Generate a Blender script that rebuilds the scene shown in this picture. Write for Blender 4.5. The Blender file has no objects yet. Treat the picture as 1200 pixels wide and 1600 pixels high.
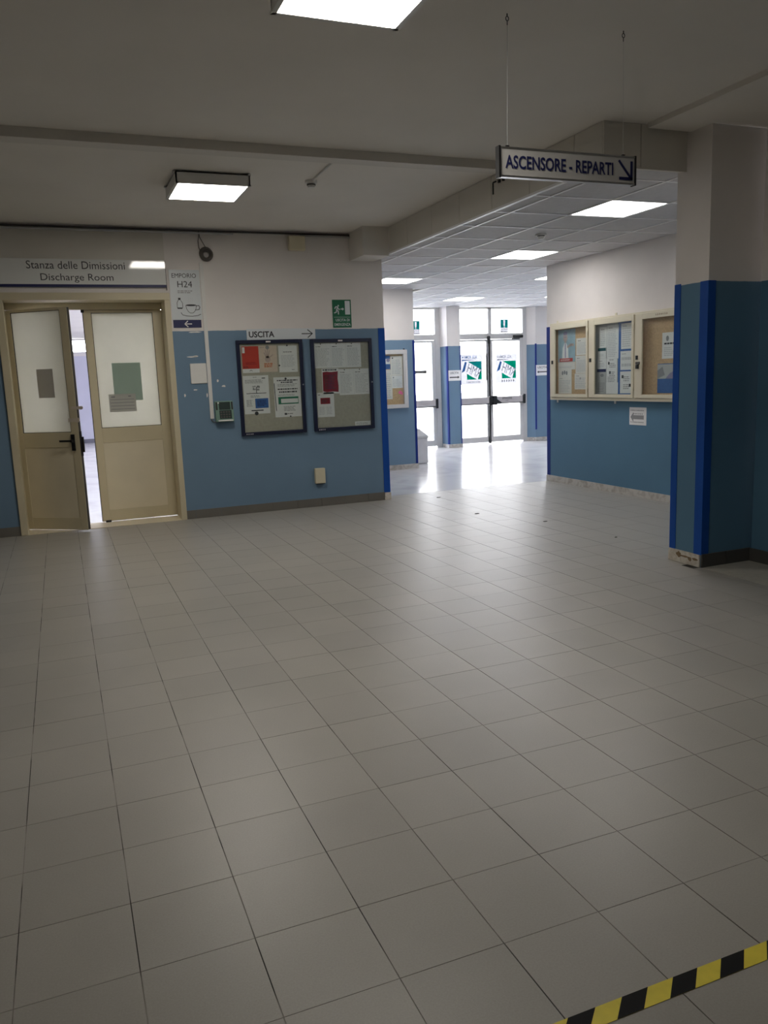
import bpy, bmesh, math, random
from mathutils import Vector, Matrix
random.seed(7)
SC = bpy.context.scene
COL = SC.collection

# ------------------------------------------------------------------ camera
cam_d = bpy.data.cameras.new('camera'); cam = bpy.data.objects.new('camera', cam_d); COL.objects.link(cam)
cam_d.sensor_fit = 'HORIZONTAL'; cam_d.sensor_width = 36.0; cam_d.lens = 36.0 * 1248.78 / 1200.0
cam_d.clip_start = 0.05; cam_d.clip_end = 300
YAW, PITCH, ROLL, CAM_H = 0.377304, 0.166107, -0.038921, 1.4863
_f = Vector((math.sin(YAW)*math.cos(PITCH), math.cos(YAW)*math.cos(PITCH), -math.sin(PITCH)))
_r0 = Vector((math.cos(YAW), -math.sin(YAW), 0)); _u0 = _r0.cross(_f)
_r = math.cos(ROLL)*_r0 + math.sin(ROLL)*_u0; _u = -math.sin(ROLL)*_r0 + math.cos(ROLL)*_u0
cam.matrix_world = Matrix(((_r.x, _u.x, -_f.x, 0), (_r.y, _u.y, -_f.y, 0), (_r.z, _u.z, -_f.z, CAM_H), (0, 0, 0, 1)))
SC.camera = cam

# ------------------------------------------------------------------ sky and exposure
world = bpy.data.worlds.new('World'); SC.world = world; world.use_nodes = True
_bg = world.node_tree.nodes['Background']
_bg.inputs[0].default_value = (0.95, 0.95, 1.0, 1); _bg.inputs[1].default_value = 10.0
SC.view_settings.view_transform = 'Standard'; SC.view_settings.look = 'None'
SC.view_settings.exposure = 0.0; SC.view_settings.gamma = 1.0; SC.view_settings.use_curve_mapping = False
SC.cycles.use_denoising = True
SC.cycles.max_bounces = 9; SC.cycles.diffuse_bounces = 5; SC.cycles.transparent_max_bounces = 12
SC.cycles.sample_clamp_indirect = 8.0
HALL_LAMP = 32.0      # radiance of the hall lamps' diffusers
LOBBY_LAMP = 15.0
ROOM_FILL = 26.0

# ------------------------------------------------------------------ materials
def lin(c):
    if isinstance(c, str):
        c = [int(c[i:i+2], 16)/255 for i in (1, 3, 5)]
        c = [x/12.92 if x <= .04045 else ((x+.055)/1.055)**2.4 for x in c]
    return (c[0], c[1], c[2], 1.0)
MATS = {}
def nodes(name):
    m = bpy.data.materials.new(name); m.use_nodes = True
    nt = m.node_tree; b = nt.nodes['Principled BSDF']
    MATS[name] = m
    return m, nt, b
def pos_noise(nt, scale, detail=3.0):
    g = nt.nodes.new('ShaderNodeNewGeometry'); n = nt.nodes.new('ShaderNodeTexNoise')
    n.inputs['Scale'].default_value = scale; n.inputs['Detail'].default_value = detail
    nt.links.new(g.outputs['Position'], n.inputs['Vector']); return n
def vary(nt, col, noise, amount):
    r = nt.nodes.new('ShaderNodeMapRange'); r.inputs['From Min'].default_value = .3; r.inputs['From Max'].default_value = .7
    r.inputs['To Min'].default_value = 1-amount; r.inputs['To Max'].default_value = 1+amount
    nt.links.new(noise.outputs['Fac'], r.inputs['Value'])
    mx = nt.nodes.new('ShaderNodeVectorMath'); mx.operation = 'SCALE'
    if isinstance(col, tuple): mx.inputs[0].default_value = col[:3]
    else: nt.links.new(col, mx.inputs[0])
    nt.links.new(r.outputs[0], mx.inputs['Scale']); return mx.outputs[0]
def mat(name, col, rough=.6, var=.05, scale=6, metal=0, spec=.5, bump=0, bscale=60):
    m, nt, b = nodes(name); c = lin(col)
    if var: nt.links.new(vary(nt, c, pos_noise(nt, scale), var), b.inputs['Base Color'])
    else: b.inputs['Base Color'].default_value = c
    b.inputs['Roughness'].default_value = rough; b.inputs['Metallic'].default_value = metal
    b.inputs['Specular IOR Level'].default_value = spec
    if bump:
        n = pos_noise(nt, bscale); bp = nt.nodes.new('ShaderNodeBump')
        bp.inputs['Strength'].default_value = bump; bp.inputs['Distance'].default_value = .004
        nt.links.new(n.outputs['Fac'], bp.inputs['Height']); nt.links.new(bp.outputs[0], b.inputs['Normal'])
    return m
def wall_mat(name, upper, lower, zs, rough_up=.8, rough_lo=.55):
    m, nt, b = nodes(name)
    g = nt.nodes.new('ShaderNodeNewGeometry'); s = nt.nodes.new('ShaderNodeSeparateXYZ')
    nt.links.new(g.outputs['Position'], s.inputs[0])
    n2 = pos_noise(nt, 9); ma = nt.nodes.new('ShaderNodeMath'); ma.operation = 'MULTIPLY_ADD'
    nt.links.new(n2.outputs['Fac'], ma.inputs[0]); ma.inputs[1].default_value = .010; nt.links.new(s.outputs['Z'], ma.inputs[2])
    st = nt.nodes.new('ShaderNodeMath'); st.operation = 'GREATER_THAN'; st.inputs[1].default_value = zs+.005
    nt.links.new(ma.outputs[0], st.inputs[0])
    mx = nt.nodes.new('ShaderNodeMix'); mx.data_type = 'RGBA'
    mx.inputs['A'].default_value = lin(lower); mx.inputs['B'].default_value = lin(upper)
    nt.links.new(st.outputs[0], mx.inputs['Factor'])
    nt.links.new(vary(nt, mx.outputs['Result'], pos_noise(nt, 1.7, 5), .05), b.inputs['Base Color'])
    b.inputs['Specular IOR Level'].default_value = .3
    rr = nt.nodes.new('ShaderNodeMapRange'); rr.inputs['To Min'].default_value = rough_lo; rr.inputs['To Max'].default_value = rough_up
    nt.links.new(st.outputs[0], rr.inputs['Value']); nt.links.new(rr.outputs[0], b.inputs['Roughness'])
    n = pos_noise(nt, 45); bp = nt.nodes.new('ShaderNodeBump'); bp.inputs['Strength'].default_value = .12; bp.inputs['Distance'].default_value = .003
    nt.links.new(n.outputs['Fac'], bp.inputs['Height']); nt.links.new(bp.outputs[0], b.inputs['Normal'])
    return m
def emit_mat(name, col, strength):
    m, nt, b = nodes(name)
    b.inputs['Base Color'].default_value = (.9, .9, .9, 1)
    b.inputs['Emission Color'].default_value = lin(col); b.inputs['Emission Strength'].default_value = strength
    return m
def schlick(nt, ior):
    lw = nt.nodes.new('ShaderNodeLayerWeight'); lw.inputs['Blend'].default_value = .5
    p = nt.nodes.new('ShaderNodeMath'); p.operation = 'POWER'; p.inputs[1].default_value = 5
    r0 = ((ior-1)/(ior+1))**2
    a = nt.nodes.new('ShaderNodeMath'); a.operation = 'MULTIPLY_ADD'; a.inputs[1].default_value = 1-r0; a.inputs[2].default_value = r0
    nt.links.new(lw.outputs['Facing'], p.inputs[0]); nt.links.new(p.outputs[0], a.inputs[0]); return a.outputs[0]
def glass_mat(name, tint=(1, 1, 1), ior=1.45):
    m = bpy.data.materials.new(name); m.use_nodes = True; MATS[name] = m
    nt = m.node_tree; nt.nodes.clear()
    o = nt.nodes.new('ShaderNodeOutputMaterial'); mx = nt.nodes.new('ShaderNodeMixShader')
    t = nt.nodes.new('ShaderNodeBsdfTransparent'); t.inputs[0].default_value = (*tint, 1)
    g = nt.nodes.new('ShaderNodeBsdfGlossy'); g.inputs['Roughness'].default_value = .02
    f = schlick(nt, ior)
    nt.links.new(f, mx.inputs[0]); nt.links.new(t.outputs[0], mx.inputs[1]); nt.links.new(g.outputs[0], mx.inputs[2])
    nt.links.new(mx.outputs[0], o.inputs[0]); return m
def film_mat(name, col, trans=.6, gloss=.0, rough=.15):
    """thin light-passing sheet: printed film on glass, frosted glass, paper against a lit pane"""
    m = bpy.data.materials.new(name); m.use_nodes = True; MATS[name] = m
    nt = m.node_tree; nt.nodes.clear()
    o = nt.nodes.new('ShaderNodeOutputMaterial'); mx = nt.nodes.new('ShaderNodeMixShader'); mx.inputs[0].default_value = trans
    d = nt.nodes.new('ShaderNodeBsdfDiffuse'); t = nt.nodes.new('ShaderNodeBsdfTranslucent')
    n = pos_noise(nt, 3); c = vary(nt, lin(col), n, .03)
    nt.links.new(c, d.inputs[0]); nt.links.new(c, t.inputs[0])
    nt.links.new(d.outputs[0], mx.inputs[1]); nt.links.new(t.outputs[0], mx.inputs[2])
    last = mx
    if gloss:
        g = nt.nodes.new('ShaderNodeBsdfGlossy'); g.inputs['Roughness'].default_value = rough
        f = schlick(nt, 1.45)
        m2 = nt.nodes.new('ShaderNodeMixShader'); nt.links.new(f, m2.inputs[0])
        nt.links.new(mx.outputs[0], m2.inputs[1]); nt.links.new(g.outputs[0], m2.inputs[2]); last = m2
    nt.links.new(last.outputs[0], o.inputs[0]); return m

BLUE = (.160, .250, .350)
BLUE_DEEP = (.098, .205, .310)      # deeper blue for the display case wall, the niche wall and the pillar
WHITE = (.76, .72, .69)
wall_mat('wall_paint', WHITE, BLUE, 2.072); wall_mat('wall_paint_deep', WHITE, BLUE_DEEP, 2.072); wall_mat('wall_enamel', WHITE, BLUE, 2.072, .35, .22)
mat('ceiling_paint', (.79, .755, .70), .85, .03, 1.5)
mat('beam_paint', (.68, .65, .60), .7, .03, 2)
mat('duct_panel', (.66, .63, .57), .5, .03, 2)
mat('ceiling_tile', (.58, .57, .58), .8, .04, 20, bump=.1, bscale=150)
mat('ceiling_grid', (.86, .86, .87), .4, .0)
mat('guard_blue', (.008, .075, .36), .55, .05, 4, spec=.25)
mat('guard_navy', (.008, .028, .20), .55, .05, 4, spec=.25)
mat('door_beige', (.60, .53, .365), .45, .04, 3)
mat('door_panel', (.72, .645, .48), .5, .04, 3)
mat('case_cream', (.66, .61, .47), .45, .04, 3)
mat('cream', (.68, .62, .45), .5, .04, 5)
mat('frame_navy', (.010, .014, .040), .35, .05, 5)
mat('board_back', (.46, .43, .36), .9, .06, 40)
mat('cork', (.62, .42, .24), .9, .12, 60)
mat('black', (.012, .012, .013), .4, .0)
mat('rubber_grey', (.06, .055, .05), .6, .05)
mat('metal', (.55, .55, .55), .35, .03, metal=1)
mat('alu', (.58, .57, .56), .45, .03, 3)
mat('push_bar', (.46, .43, .43), .45, .03, 3)
mat('wire', (.30, .30, .30), .5, 0)
mat('alu_white', (.75, .72, .72), .4, .03, 3)
mat('paper', (.84, .83, .83), .8, .03, 4)
mat('paper_warm', (.82, .78, .74), .8, .03, 4)
mat('paper_beige', (.70, .57, .47), .8, .04, 5)
mat('paper_grey', (.50, .50, .50), .8, .04, 5)
mat('ink', (.05, .05, .055), .8, 0)
mat('ink_grey', (.30, .30, .31), .8, 0)
mat('ink_pale', (.58, .58, .60), .8, 0)
mat('ink_navy', (.012, .016, .09), .5, 0)
mat('red', (.58, .055, .035), .7, .04)
mat('dark_red', (.26, .012, .022), .7, .06)
mat('orange', (.65, .20, .08), .7, .04)
mat('blue_print', (.05, .14, .40), .7, .08, 30)
mat('teal_dark', (.01, .08, .09), .7, .04)
mat('sky_print', (.35, .48, .56), .7, .08, 12)
mat('skin_print', (.55, .42, .38), .7, .04)
mat('violet_print', (.30, .27, .42), .7, .1, 30)
mat('green_sign', (.006, .13, .058), .5, .04)
mat('green_ink', (.02, .18, .10), .7, 0)
mat('sign_white', (.74, .75, .73), .05, .02, 2)
mat('sign_pale', (.66, .70, .72), .35, .02, 2)
mat('sign_silver', (.55, .54, .52), .35, .03, 3)
mat('phone_green', (.17, .29, .23), .35, .05)
mat('phone_dark', (.03, .05, .045), .25, 0)
mat('plastic_white', (.74, .73, .70), .4, .03, 4)
mat('cable', (.12, .105, .09), .6, .05, 40)
mat('pink', (.95, .20, .42), .7, 0)
mat('tape_yellow', (.78, .64, .04), .5, .06, 25)
mat('tape_black', (.006, .006, .006), .65, 0, spec=.15)
mat('bin_white', (.72, .70, .70), .5, .06, 8)
mat('stone_brown', (.22, .15, .085), .9, .25, 60)
mat('concrete', (.55, .55, .53), .8, .08, .8)
mat('niche_lit_tone', (.40, .38, .33), .5, .08, 20)  # paler floor tone, stands in for the different light in the niche
mat('baseboard_tile', (.155, .145, .125), .5, .06, 5)
mat('baseboard_dark', (.075, .072, .066), .5, .06, 5)
mat('skirting_slate', (.16, .16, .20), .6, .05)
mat('wall_lilac', (.60, .60, .72), .6, .03, 2)
mat('tape_scrap', (.62, .54, .46), .4, .05)
emit_mat('lamp_hall', (1.0, .945, .86), HALL_LAMP)
emit_mat('lamp_lobby', (1.0, .97, .95), LOBBY_LAMP)
emit_mat('lamp_room_fill', (.93, .95, 1.0), ROOM_FILL)
glass_mat('glass_clear', (.97, .98, .98)); glass_mat('glass_case', (.93, .95, .94), 1.4)
film_mat('frosted', (.84, .83, .74), .55, 1, .06)
film_mat('film_back', (.22, .22, .235), .75)
film_mat('film_green', (.0, .29, .165), .85); film_mat('film_teal', (.007, .22, .21), .85)
film_mat('film_blue', (.03, .105, .28), .85); film_mat('film_pale', (.25, .26, .31), .85); film_mat('film_grey', (.05, .05, .06), .7)
film_mat('sheet_green', (.46, .58, .51), .3); film_mat('sheet_grey', (.62, .60, .56), .3); film_mat('sheet_grey2', (.58, .58, .54), .3)

def floor_tile_mat(name):
    m, nt, b = nodes(name)
    n = pos_noise(nt, 2.0, 4); n2 = pos_noise(nt, 190, 2); oi = nt.nodes.new('ShaderNodeObjectInfo')
    c = vary(nt, (.355, .338, .305, 1), n, .05); c = vary(nt, c, n2, .05)
    r = nt.nodes.new('ShaderNodeMapRange'); r.inputs['To Min'].default_value = .96; r.inputs['To Max'].default_value = 1.04
    nt.links.new(oi.outputs['Random'], r.inputs['Value'])
    s = nt.nodes.new('ShaderNodeVectorMath'); s.operation = 'SCALE'; nt.links.new(c, s.inputs[0]); nt.links.new(r.outputs[0], s.inputs['Scale'])
    nt.links.new(s.outputs[0], b.inputs['Base Color'])
    rr = nt.nodes.new('ShaderNodeMapRange'); rr.inputs['To Min'].default_value = .34; rr.inputs['To Max'].default_value = .42
    nt.links.new(n.outputs['Fac'], rr.inputs['Value']); nt.links.new(rr.outputs[0], b.inputs['Roughness'])
    b.inputs['Specular IOR Level'].default_value = .55
floor_tile_mat('floor_tile')
def grout_mat():
    m, nt, b = nodes('grout')
    n = pos_noise(nt, 2.6, 4); r = nt.nodes.new('ShaderNodeValToRGB')
    r.color_ramp.elements[0].position = .45; r.color_ramp.elements[0].color = (.02, .018, .015, 1)
    r.color_ramp.elements[1].position = .58; r.color_ramp.elements[1].color = (.30, .285, .255, 1)
    nt.links.new(n.outputs['Fac'], r.inputs[0]); nt.links.new(r.outputs[0], b.inputs['Base Color']); b.inputs['Roughness'].default_value = .8
grout_mat()
def marble_mat(name, base, vein, rough, scale):
    m, nt, b = nodes(name)
    n = pos_noise(nt, scale, 8); n.inputs['Distortion'].default_value = 1.2
    r = nt.nodes.new('ShaderNodeValToRGB')
    r.color_ramp.elements[0].position = .36; r.color_ramp.elements[0].color = lin(vein)
    r.color_ramp.elements[1].position = .56; r.color_ramp.elements[1].color = lin(base)
    nt.links.new(n.outputs['Fac'], r.inputs[0]); nt.links.new(r.outputs[0], b.inputs['Base Color']); b.inputs['Roughness'].default_value = rough
marble_mat('lobby_marble', (.64, .63, .64), (.55, .54, .56), .20, 1.3)
marble_mat('skirting_marble', (.58, .55, .51), (.40, .36, .32), .35, 9)
marble_mat('cream_marble', (.66, .62, .55), (.52, .46, .38), .4, 14)

# ------------------------------------------------------------------ mesh helpers
class Plane:
    """flat working surface: origin, u to the right, v up, n out of it"""
    def __init__(s, o, u, v=(0, 0, 1)):
        s.o = Vector(o); s.u = Vector(u).normalized(); s.v = Vector(v).normalized(); s.n = s.u.cross(s.v)
    def p(s, u, v, n=0): return s.o + s.u*u + s.v*v + s.n*n
class MB:
    def __init__(s): s.v = []; s.f = []; s.m = []
    def add(s, vs, fs, m=0):
        k = len(s.v); s.v += [Vector(x) for x in vs]; s.f += [[k+i for i in f] for f in fs]; s.m += [m]*len(fs); return s
    def box(s, x0, x1, y0, y1, z0, z1, m=0):
        vs = [(x, y, z) for z in (z0, z1) for y in (y0, y1) for x in (x0, x1)]
        return s.add(vs, [(0, 2, 3, 1), (4, 5, 7, 6), (0, 1, 5, 4), (2, 6, 7, 3), (0, 4, 6, 2), (1, 3, 7, 5)], m)
    def pbox(s, P, u0, u1, v0, v1, n0, n1, m=0):
        vs = [P.p(u, v, n) for n in (n0, n1) for v in (v0, v1) for u in (u0, u1)]
        return s.add(vs, [(0, 2, 3, 1), (4, 5, 7, 6), (0, 1, 5, 4), (2, 6, 7, 3), (0, 4, 6, 2), (1, 3, 7, 5)], m)
    def quad(s, P, u0, u1, v0, v1, n, m=0):
        return s.add([P.p(u0, v0, n), P.p(u1, v0, n), P.p(u1, v1, n), P.p(u0, v1, n)], [(0, 1, 2, 3)], m)
    def poly(s, P, pts, n, m=0):
        return s.add([P.p(a, b, n) for a, b in pts], [tuple(range(len(pts)))], m)
    def ppoly(s, P, pts, n0, n1, m=0):
        k = len(pts); vs = [P.p(a, b, n0) for a, b in pts] + [P.p(a, b, n1) for a, b in pts]
        fs = [tuple(range(k))[::-1], tuple(range(k, 2*k))] + [(i, (i+1) % k, k+(i+1) % k, k+i) for i in range(k)]
        return s.add(vs, fs, m)
    def prism_z(s, pts, z0, z1, m=0):
        return s.ppoly(Plane((0, 0, 0), (1, 0, 0), (0, 1, 0)), pts, z0, z1, m)
    def stroke(s, P, pts, w, n, m=0, closed=False):
        q = list(pts) + ([pts[0]] if closed else [])
        for (a, b), (c, d) in zip(q, q[1:]):
            L = math.hypot(c-a, d-b) or 1e-9; e = w*.35/L; dx, dy = (c-a), (d-b); nx, ny = -dy/L*w/2, dx/L*w/2
            a2, b2, c2, d2 = a-dx*e, b-dy*e, c+dx*e, d+dy*e
            s.poly(P, [(a2-nx, b2-ny), (c2-nx, d2-ny), (c2+nx, d2+ny), (a2+nx, b2+ny)], n, m)
        return s
    def disc(s, P, cu, cv, r, n, m=0, k=12, ry=None):
        ry = ry or r
        return s.poly(P, [(cu+r*math.cos(2*math.pi*i/k), cv+ry*math.sin(2*math.pi*i/k)) for i in range(k)], n, m)
    def pdisc(s, P, cu, cv, r, n0, n1, m=0, k=14, r1=None):
        a = [2*math.pi*i/k for i in range(k)]; r1 = r if r1 is None else r1
        vs = [P.p(cu+r*math.cos(t), cv+r*math.sin(t), n0) for t in a] + [P.p(cu+r1*math.cos(t), cv+r1*math.sin(t), n1) for t in a]
        fs = [tuple(range(k))[::-1], tuple(range(k, 2*k))] + [(i, (i+1) % k, k+(i+1) % k, k+i) for i in range(k)]
        return s.add(vs, fs, m)
    def tube(s, pts, r, k=8, m=0, closed=False):
        pts = [Vector(p) for p in pts]; n = len(pts); base = len(s.v); prev = None
        for i, p in enumerate(pts):
            if closed: d = pts[(i+1) % n]-pts[i-1]
            else: d = pts[min(i+1, n-1)]-pts[max(i-1, 0)]
            d.normalize()
            a = prev - d*prev.dot(d) if prev is not None else d.orthogonal()
            if a.length < 1e-6: a = d.orthogonal()
            a.normalize(); b = d.cross(a); prev = a
            s.v += [p + (a*math.cos(2*math.pi*j/k) + b*math.sin(2*math.pi*j/k))*r for j in range(k)]
        for i in range(n if closed else n-1):
            o, q = base+i*k, base+((i+1) % n)*k
            for j in range(k): s.f.append([o+j, o+(j+1) % k, q+(j+1) % k, q+j]); s.m.append(m)
        if not closed:
            s.f.append([base+j for j in range(k)][::-1]); s.f.append([base+(n-1)*k+j for j in range(k)]); s.m += [m, m]
        return s
TEXT = {}
def text_geo(t, bold=0.0):
    if (t, bold) not in TEXT:
        c = bpy.data.curves.new('t', 'FONT'); c.body = t; c.resolution_u = 3; c.offset = bold; c.fill_mode = 'FRONT'
        o = bpy.data.objects.new('t', c); COL.objects.link(o)
        dg = bpy.context.evaluated_depsgraph_get(); me = o.evaluated_get(dg).to_mesh()
        vs = [(v.co.x, v.co.y) for v in me.vertices]; fs = [tuple(p.vertices) for p in me.polygons]
        o.evaluated_get(dg).to_mesh_clear(); bpy.data.objects.remove(o); bpy.data.curves.remove(c)
        x0 = min(v[0] for v in vs); x1 = max(v[0] for v in vs); y0 = min(v[1] for v in vs); y1 = max(v[1] for v in vs)
        TEXT[(t, bold)] = ([((x-x0)/(x1-x0), (y-y0)/(y1-y0)) for x, y in vs], fs)
    return TEXT[(t, bold)]
def put_text(mb, P, t, u0, u1, v0, v1, n, m=0, bold=0.0, mirror=False, shear=0.0, rot=0.0):
    vs, fs = text_geo(t, bold); out = []
    for a, b in vs:
        if mirror: a = 1-a
        u = u0+(u1-u0)*a + shear*(b-.5); v = v0+(v1-v0)*b
        if rot:
            cu, cv = (u0+u1)/2, (v0+v1)/2; du, dv = u-cu, v-cv
            u = cu+du*math.cos(rot)-dv*math.sin(rot); v = cv+du*math.sin(rot)+dv*math.cos(rot)
        out.append(P.p(u, v, n))
    mb.add(out, fs, m)
def put_words(name, P, t, u0, u1, v0, v1, n, m, parent, bold=0.0, gap=.016):
    """a line of lettering, each word a part of its own"""
    vs, fs = text_geo(t, bold); par = list(range(len(vs)))
    def find(a):
        while par[a] != a: par[a] = par[par[a]]; a = par[a]
        return a
    for f in fs:
        for q in f[1:]: par[find(q)] = find(f[0])
    ext = {}
    for k, (x, y) in enumerate(vs):
        r = find(k); e = ext.setdefault(r, [x, x]); e[0] = min(e[0], x); e[1] = max(e[1], x)
    words = []; end = -9
    for r, (a, b) in sorted(ext.items(), key=lambda q: q[1][0]):
        if a-end > gap: words.append(set())
        words[-1].add(r); end = max(end, b)
    for w_ in words:
        mb = MB(); keep = [k for k in range(len(vs)) if find(k) in w_]; ix = {k: i for i, k in enumerate(keep)}
        mb.add([P.p(u0+(u1-u0)*vs[k][0], v0+(v1-v0)*vs[k][1], n) for k in keep], [tuple(ix[q] for q in f) for f in fs if find(f[0]) in w_])
        obj(name, mb, m, parent)
def put_lines(mb, P, u0, u1, v0, v1, n, rows, m, fill=.45, rag=.25, rnd=None):
    """rows of small print too fine to read: each row a few word-long dashes"""
    rnd = rnd or random
    h = (v1-v0)/rows
    for i in range(rows):
        v = v1-(i+.5)*h; u = u0; end = u1-(u1-u0)*rag*rnd.random()
        while u < end-.004:
            w = rnd.uniform(.012, .04); w = min(w, end-u)
            mb.quad(P, u, u+w, v-h*fill/2, v+h*fill/2, n, m); u += w+.006
def glyph_row(mb, P, u0, u1, v0, v1, n, count, m, rnd):
    """a row of blurred capitals: little upright blocks"""
    w = (u1-u0)/count
    for i in range(count):
        a = u0+i*w; k = rnd.choice((.55, .7, .4))
        mb.quad(P, a+w*.12, a+w*.12+w*.25, v0, v1, n, m)
        mb.quad(P, a+w*.12, a+w*(.12+k), v0+(v1-v0)*.38, v0+(v1-v0)*.68, n, m)

def finish(name, mb, mats, origin, parent=None, smooth=False, fix=False):
    me = bpy.data.meshes.new(name); o3 = Vector(origin)
    me.from_pydata([tuple(v-o3) for v in mb.v], [], mb.f)
    for m in ([mats] if isinstance(mats, str) else mats): me.materials.append(MATS[m])
    for p, k in zip(me.polygons, mb.m): p.material_index = k; p.use_smooth = smooth
    if fix:
        bm = bmesh.new(); bm.from_mesh(me); bmesh.ops.recalc_face_normals(bm, faces=bm.faces); bm.to_mesh(me); bm.free()
    ob = bpy.data.objects.new(name, me); COL.objects.link(ob)
    if parent is None: ob.location = o3
    else: ob.parent = parent; ob.location = o3-wloc(parent)
    return ob
def wloc(o):
    l = Vector(o.location)
    while o.parent: o = o.parent; l += Vector(o.location)
    return l
def base_of(mb):
    lo = Vector([min(v[i] for v in mb.v) for i in range(3)]); hi = Vector([max(v[i] for v in mb.v) for i in range(3)])
    return Vector(((lo.x+hi.x)/2, (lo.y+hi.y)/2, lo.z))
def tag(o, label, cat, group=None, kind=None):
    o['label'] = label; o['category'] = cat
    if group: o['group'] = group
    if kind: o['kind'] = kind
    return o
def obj(name, mb, mats, parent=None, smooth=False, fix=False):
    """a part: its mesh sits at its own base, under its parent"""
    return finish(name, mb, mats, base_of(mb), parent, smooth, fix)
def one(name, mb, mats, label, cat, group=None, kind=None, smooth=False, fix=False):
    return tag(obj(name, mb, mats, None, smooth, fix), label, cat, group, kind)
def thing(name, loc, label, cat, group=None, kind=None):
    o = bpy.data.objects.new(name, None); COL.objects.link(o); o.location = loc; o.empty_display_size = .1
    return tag(o, label, cat, group, kind)
def bevel(o, w=.004, seg=2):
    b = o.modifiers.new('bevel', 'BEVEL'); b.width = w; b.segments = seg; b.limit_method = 'ANGLE'; return o
def share(src, name, loc, parent):
    o = bpy.data.objects.new(name, src.data); COL.objects.link(o); o.parent = parent; o.location = Vector(loc)-wloc(parent); return o
def B(*a): return MB().box(*a)

# key measures of the place (metres; the camera stands over the origin)
YB = 9.08           # back wall with the notice boards
ZC = 3.15           # hall ceiling
ZS = 2.86           # suspended ceiling of the passage and lobby
XR = 6.17           # right wall with the display cases
YG = 15.20          # glazed front
XF = 3.60           # boxed duct beside the hall ceiling
YE = 9.34           # end of the tiled floor

# ------------------------------------------------------------------ floor
floor = one('floor', B(-7.2, 6.6, -6.2, YE, -.12, -.0022), 'grout', 'grey square tiled hall floor with dark joints', 'floor', kind='structure')
TS, TX, TY = .30, -.24808, 1.66073 - .30*20
def in_view(x, y):
    d = Vector((x, y, -CAM_H)); z = d.dot(_f)
    if z < .2: return None
    return 600+1248.78*d.dot(_r)/z, 800-1248.78*d.dot(_u)/z, z
src = None; cells = []
for i in range(-24, 24):
    for j in range(-8, 46):
        x0, y0 = TX+.30*i, TY+.30*j
        x1, y1 = min(x0+.3, XR+.01), min(y0+.3, YE)
        if x0 < -7.2 or x1-x0 < .02 or y0 < -6.2 or y1-y0 < .02: continue
        if x0 > 4.3 and y0 < 4.4: continue
        if x0 > 4.2 and y0 < 4.4: x1 = 4.319; y1 = min(y1, 4.53)
        q = in_view(x0+.15, y0+.15)
        vis = q is not None and -110 < q[0] < 1310 and q[1] < 1720 and not (y0 > 8.75 and x0 < 3.5 and y0 > 9.0)
        cells.append((q[2] if vis and x1-x0 > .29 and y1-y0 > .29 else 1e3, x0, y0, x1, y1))
cells.sort()
G, GX = .0010, .0016
rest = MB()
for n, (z, x0, y0, x1, y1) in enumerate(cells):
    if n < 300 and z < 1e3:
        if src is None:
            src = obj('floor_tile', B(x0+GX, x0+.3-GX, y0+G, y0+.3-G, -.010, 0), 'floor_tile', floor)
        else:
            t = share(src, 'floor_tile', (x0+.15, y0+.15, -.010 + random.uniform(-.0003, .0003)), floor)
    else:
        rest.box(x0+GX, x1-GX, y0+G, y1-G, -.010, random.uniform(-.0002, .0002))
o = obj('floor_tile_remainder', rest, 'floor_tile', floor); o['kind'] = 'stuff'
one('floor_lobby', B(3.3, 12.2, YE, YG+.25, -.12, .001), 'lobby_marble', 'pale polished marble floor of the glazed entrance lobby', 'floor', kind='structure')
one('floor_niche', B(4.32, 4.85, -6.2, 4.515, -.1, .0015), 'niche_lit_tone', 'floor strip beside the dark pillar with lighter light painted in', 'floor', kind='structure')  # separate strip whose lighter colour paints in the niche light
one('floor_room', B(-2.2, 3.4, YE, 24.2, -.12, -.001), 'lobby_marble', 'pale shiny floor seen through the gap of the beige doors', 'floor', kind='structure')
one('ground_outside', B(-10, 40, YG+.25, 60, -.14, -.02), 'concrete', 'bright pavement outside the glass entrance doors', 'pavement', kind='structure')

# ------------------------------------------------------------------ walls
wb = MB()
wb.box(1.19, 3.69, YB, 9.43, 0, 3.3); wb.box(-7.2, -.48, YB, 9.43, 0, 3.3); wb.box(-.48, 1.19, YB, 9.43, 2.46, 3.3)
wall_back = one('wall_back', wb, 'wall_paint', 'white wall with blue dado carrying the two dark notice boards', 'wall', kind='structure')
one('wall_left', B(-7.4, -7.2, -6.4, 9.43, 0, 3.3), 'wall_paint', 'white and blue side wall of the hall', 'wall', kind='structure')
one('wall_front', B(-7.4, 5.0, -6.4, -6.2, 0, 3.3), 'wall_paint', 'white and blue wall behind the viewer', 'wall', kind='structure')
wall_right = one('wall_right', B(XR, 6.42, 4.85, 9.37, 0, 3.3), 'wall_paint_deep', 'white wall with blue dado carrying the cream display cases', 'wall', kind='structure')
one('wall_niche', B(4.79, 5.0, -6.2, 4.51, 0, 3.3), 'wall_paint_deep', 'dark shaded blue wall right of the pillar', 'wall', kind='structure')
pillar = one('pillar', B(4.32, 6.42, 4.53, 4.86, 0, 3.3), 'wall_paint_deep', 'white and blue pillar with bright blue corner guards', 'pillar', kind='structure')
one('wall_passage', B(3.54, 3.69, 9.43, 11.95, 0, 3.0), 'wall_paint', 'side wall of the passage behind the notice board wall', 'wall', kind='structure')
wall2 = one('wall_lobby', B(3.54, 5.37, 11.95, 12.15, 0, 3.0), 'wall_paint', 'white and blue wall with the small grey display case', 'wall', kind='structure')
one('wall_lobby_side', B(5.17, 5.37, 12.15, YG+.2, 0, 3.0), 'wall_paint', 'side wall of the lobby behind the white bin', 'wall', kind='structure')
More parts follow.
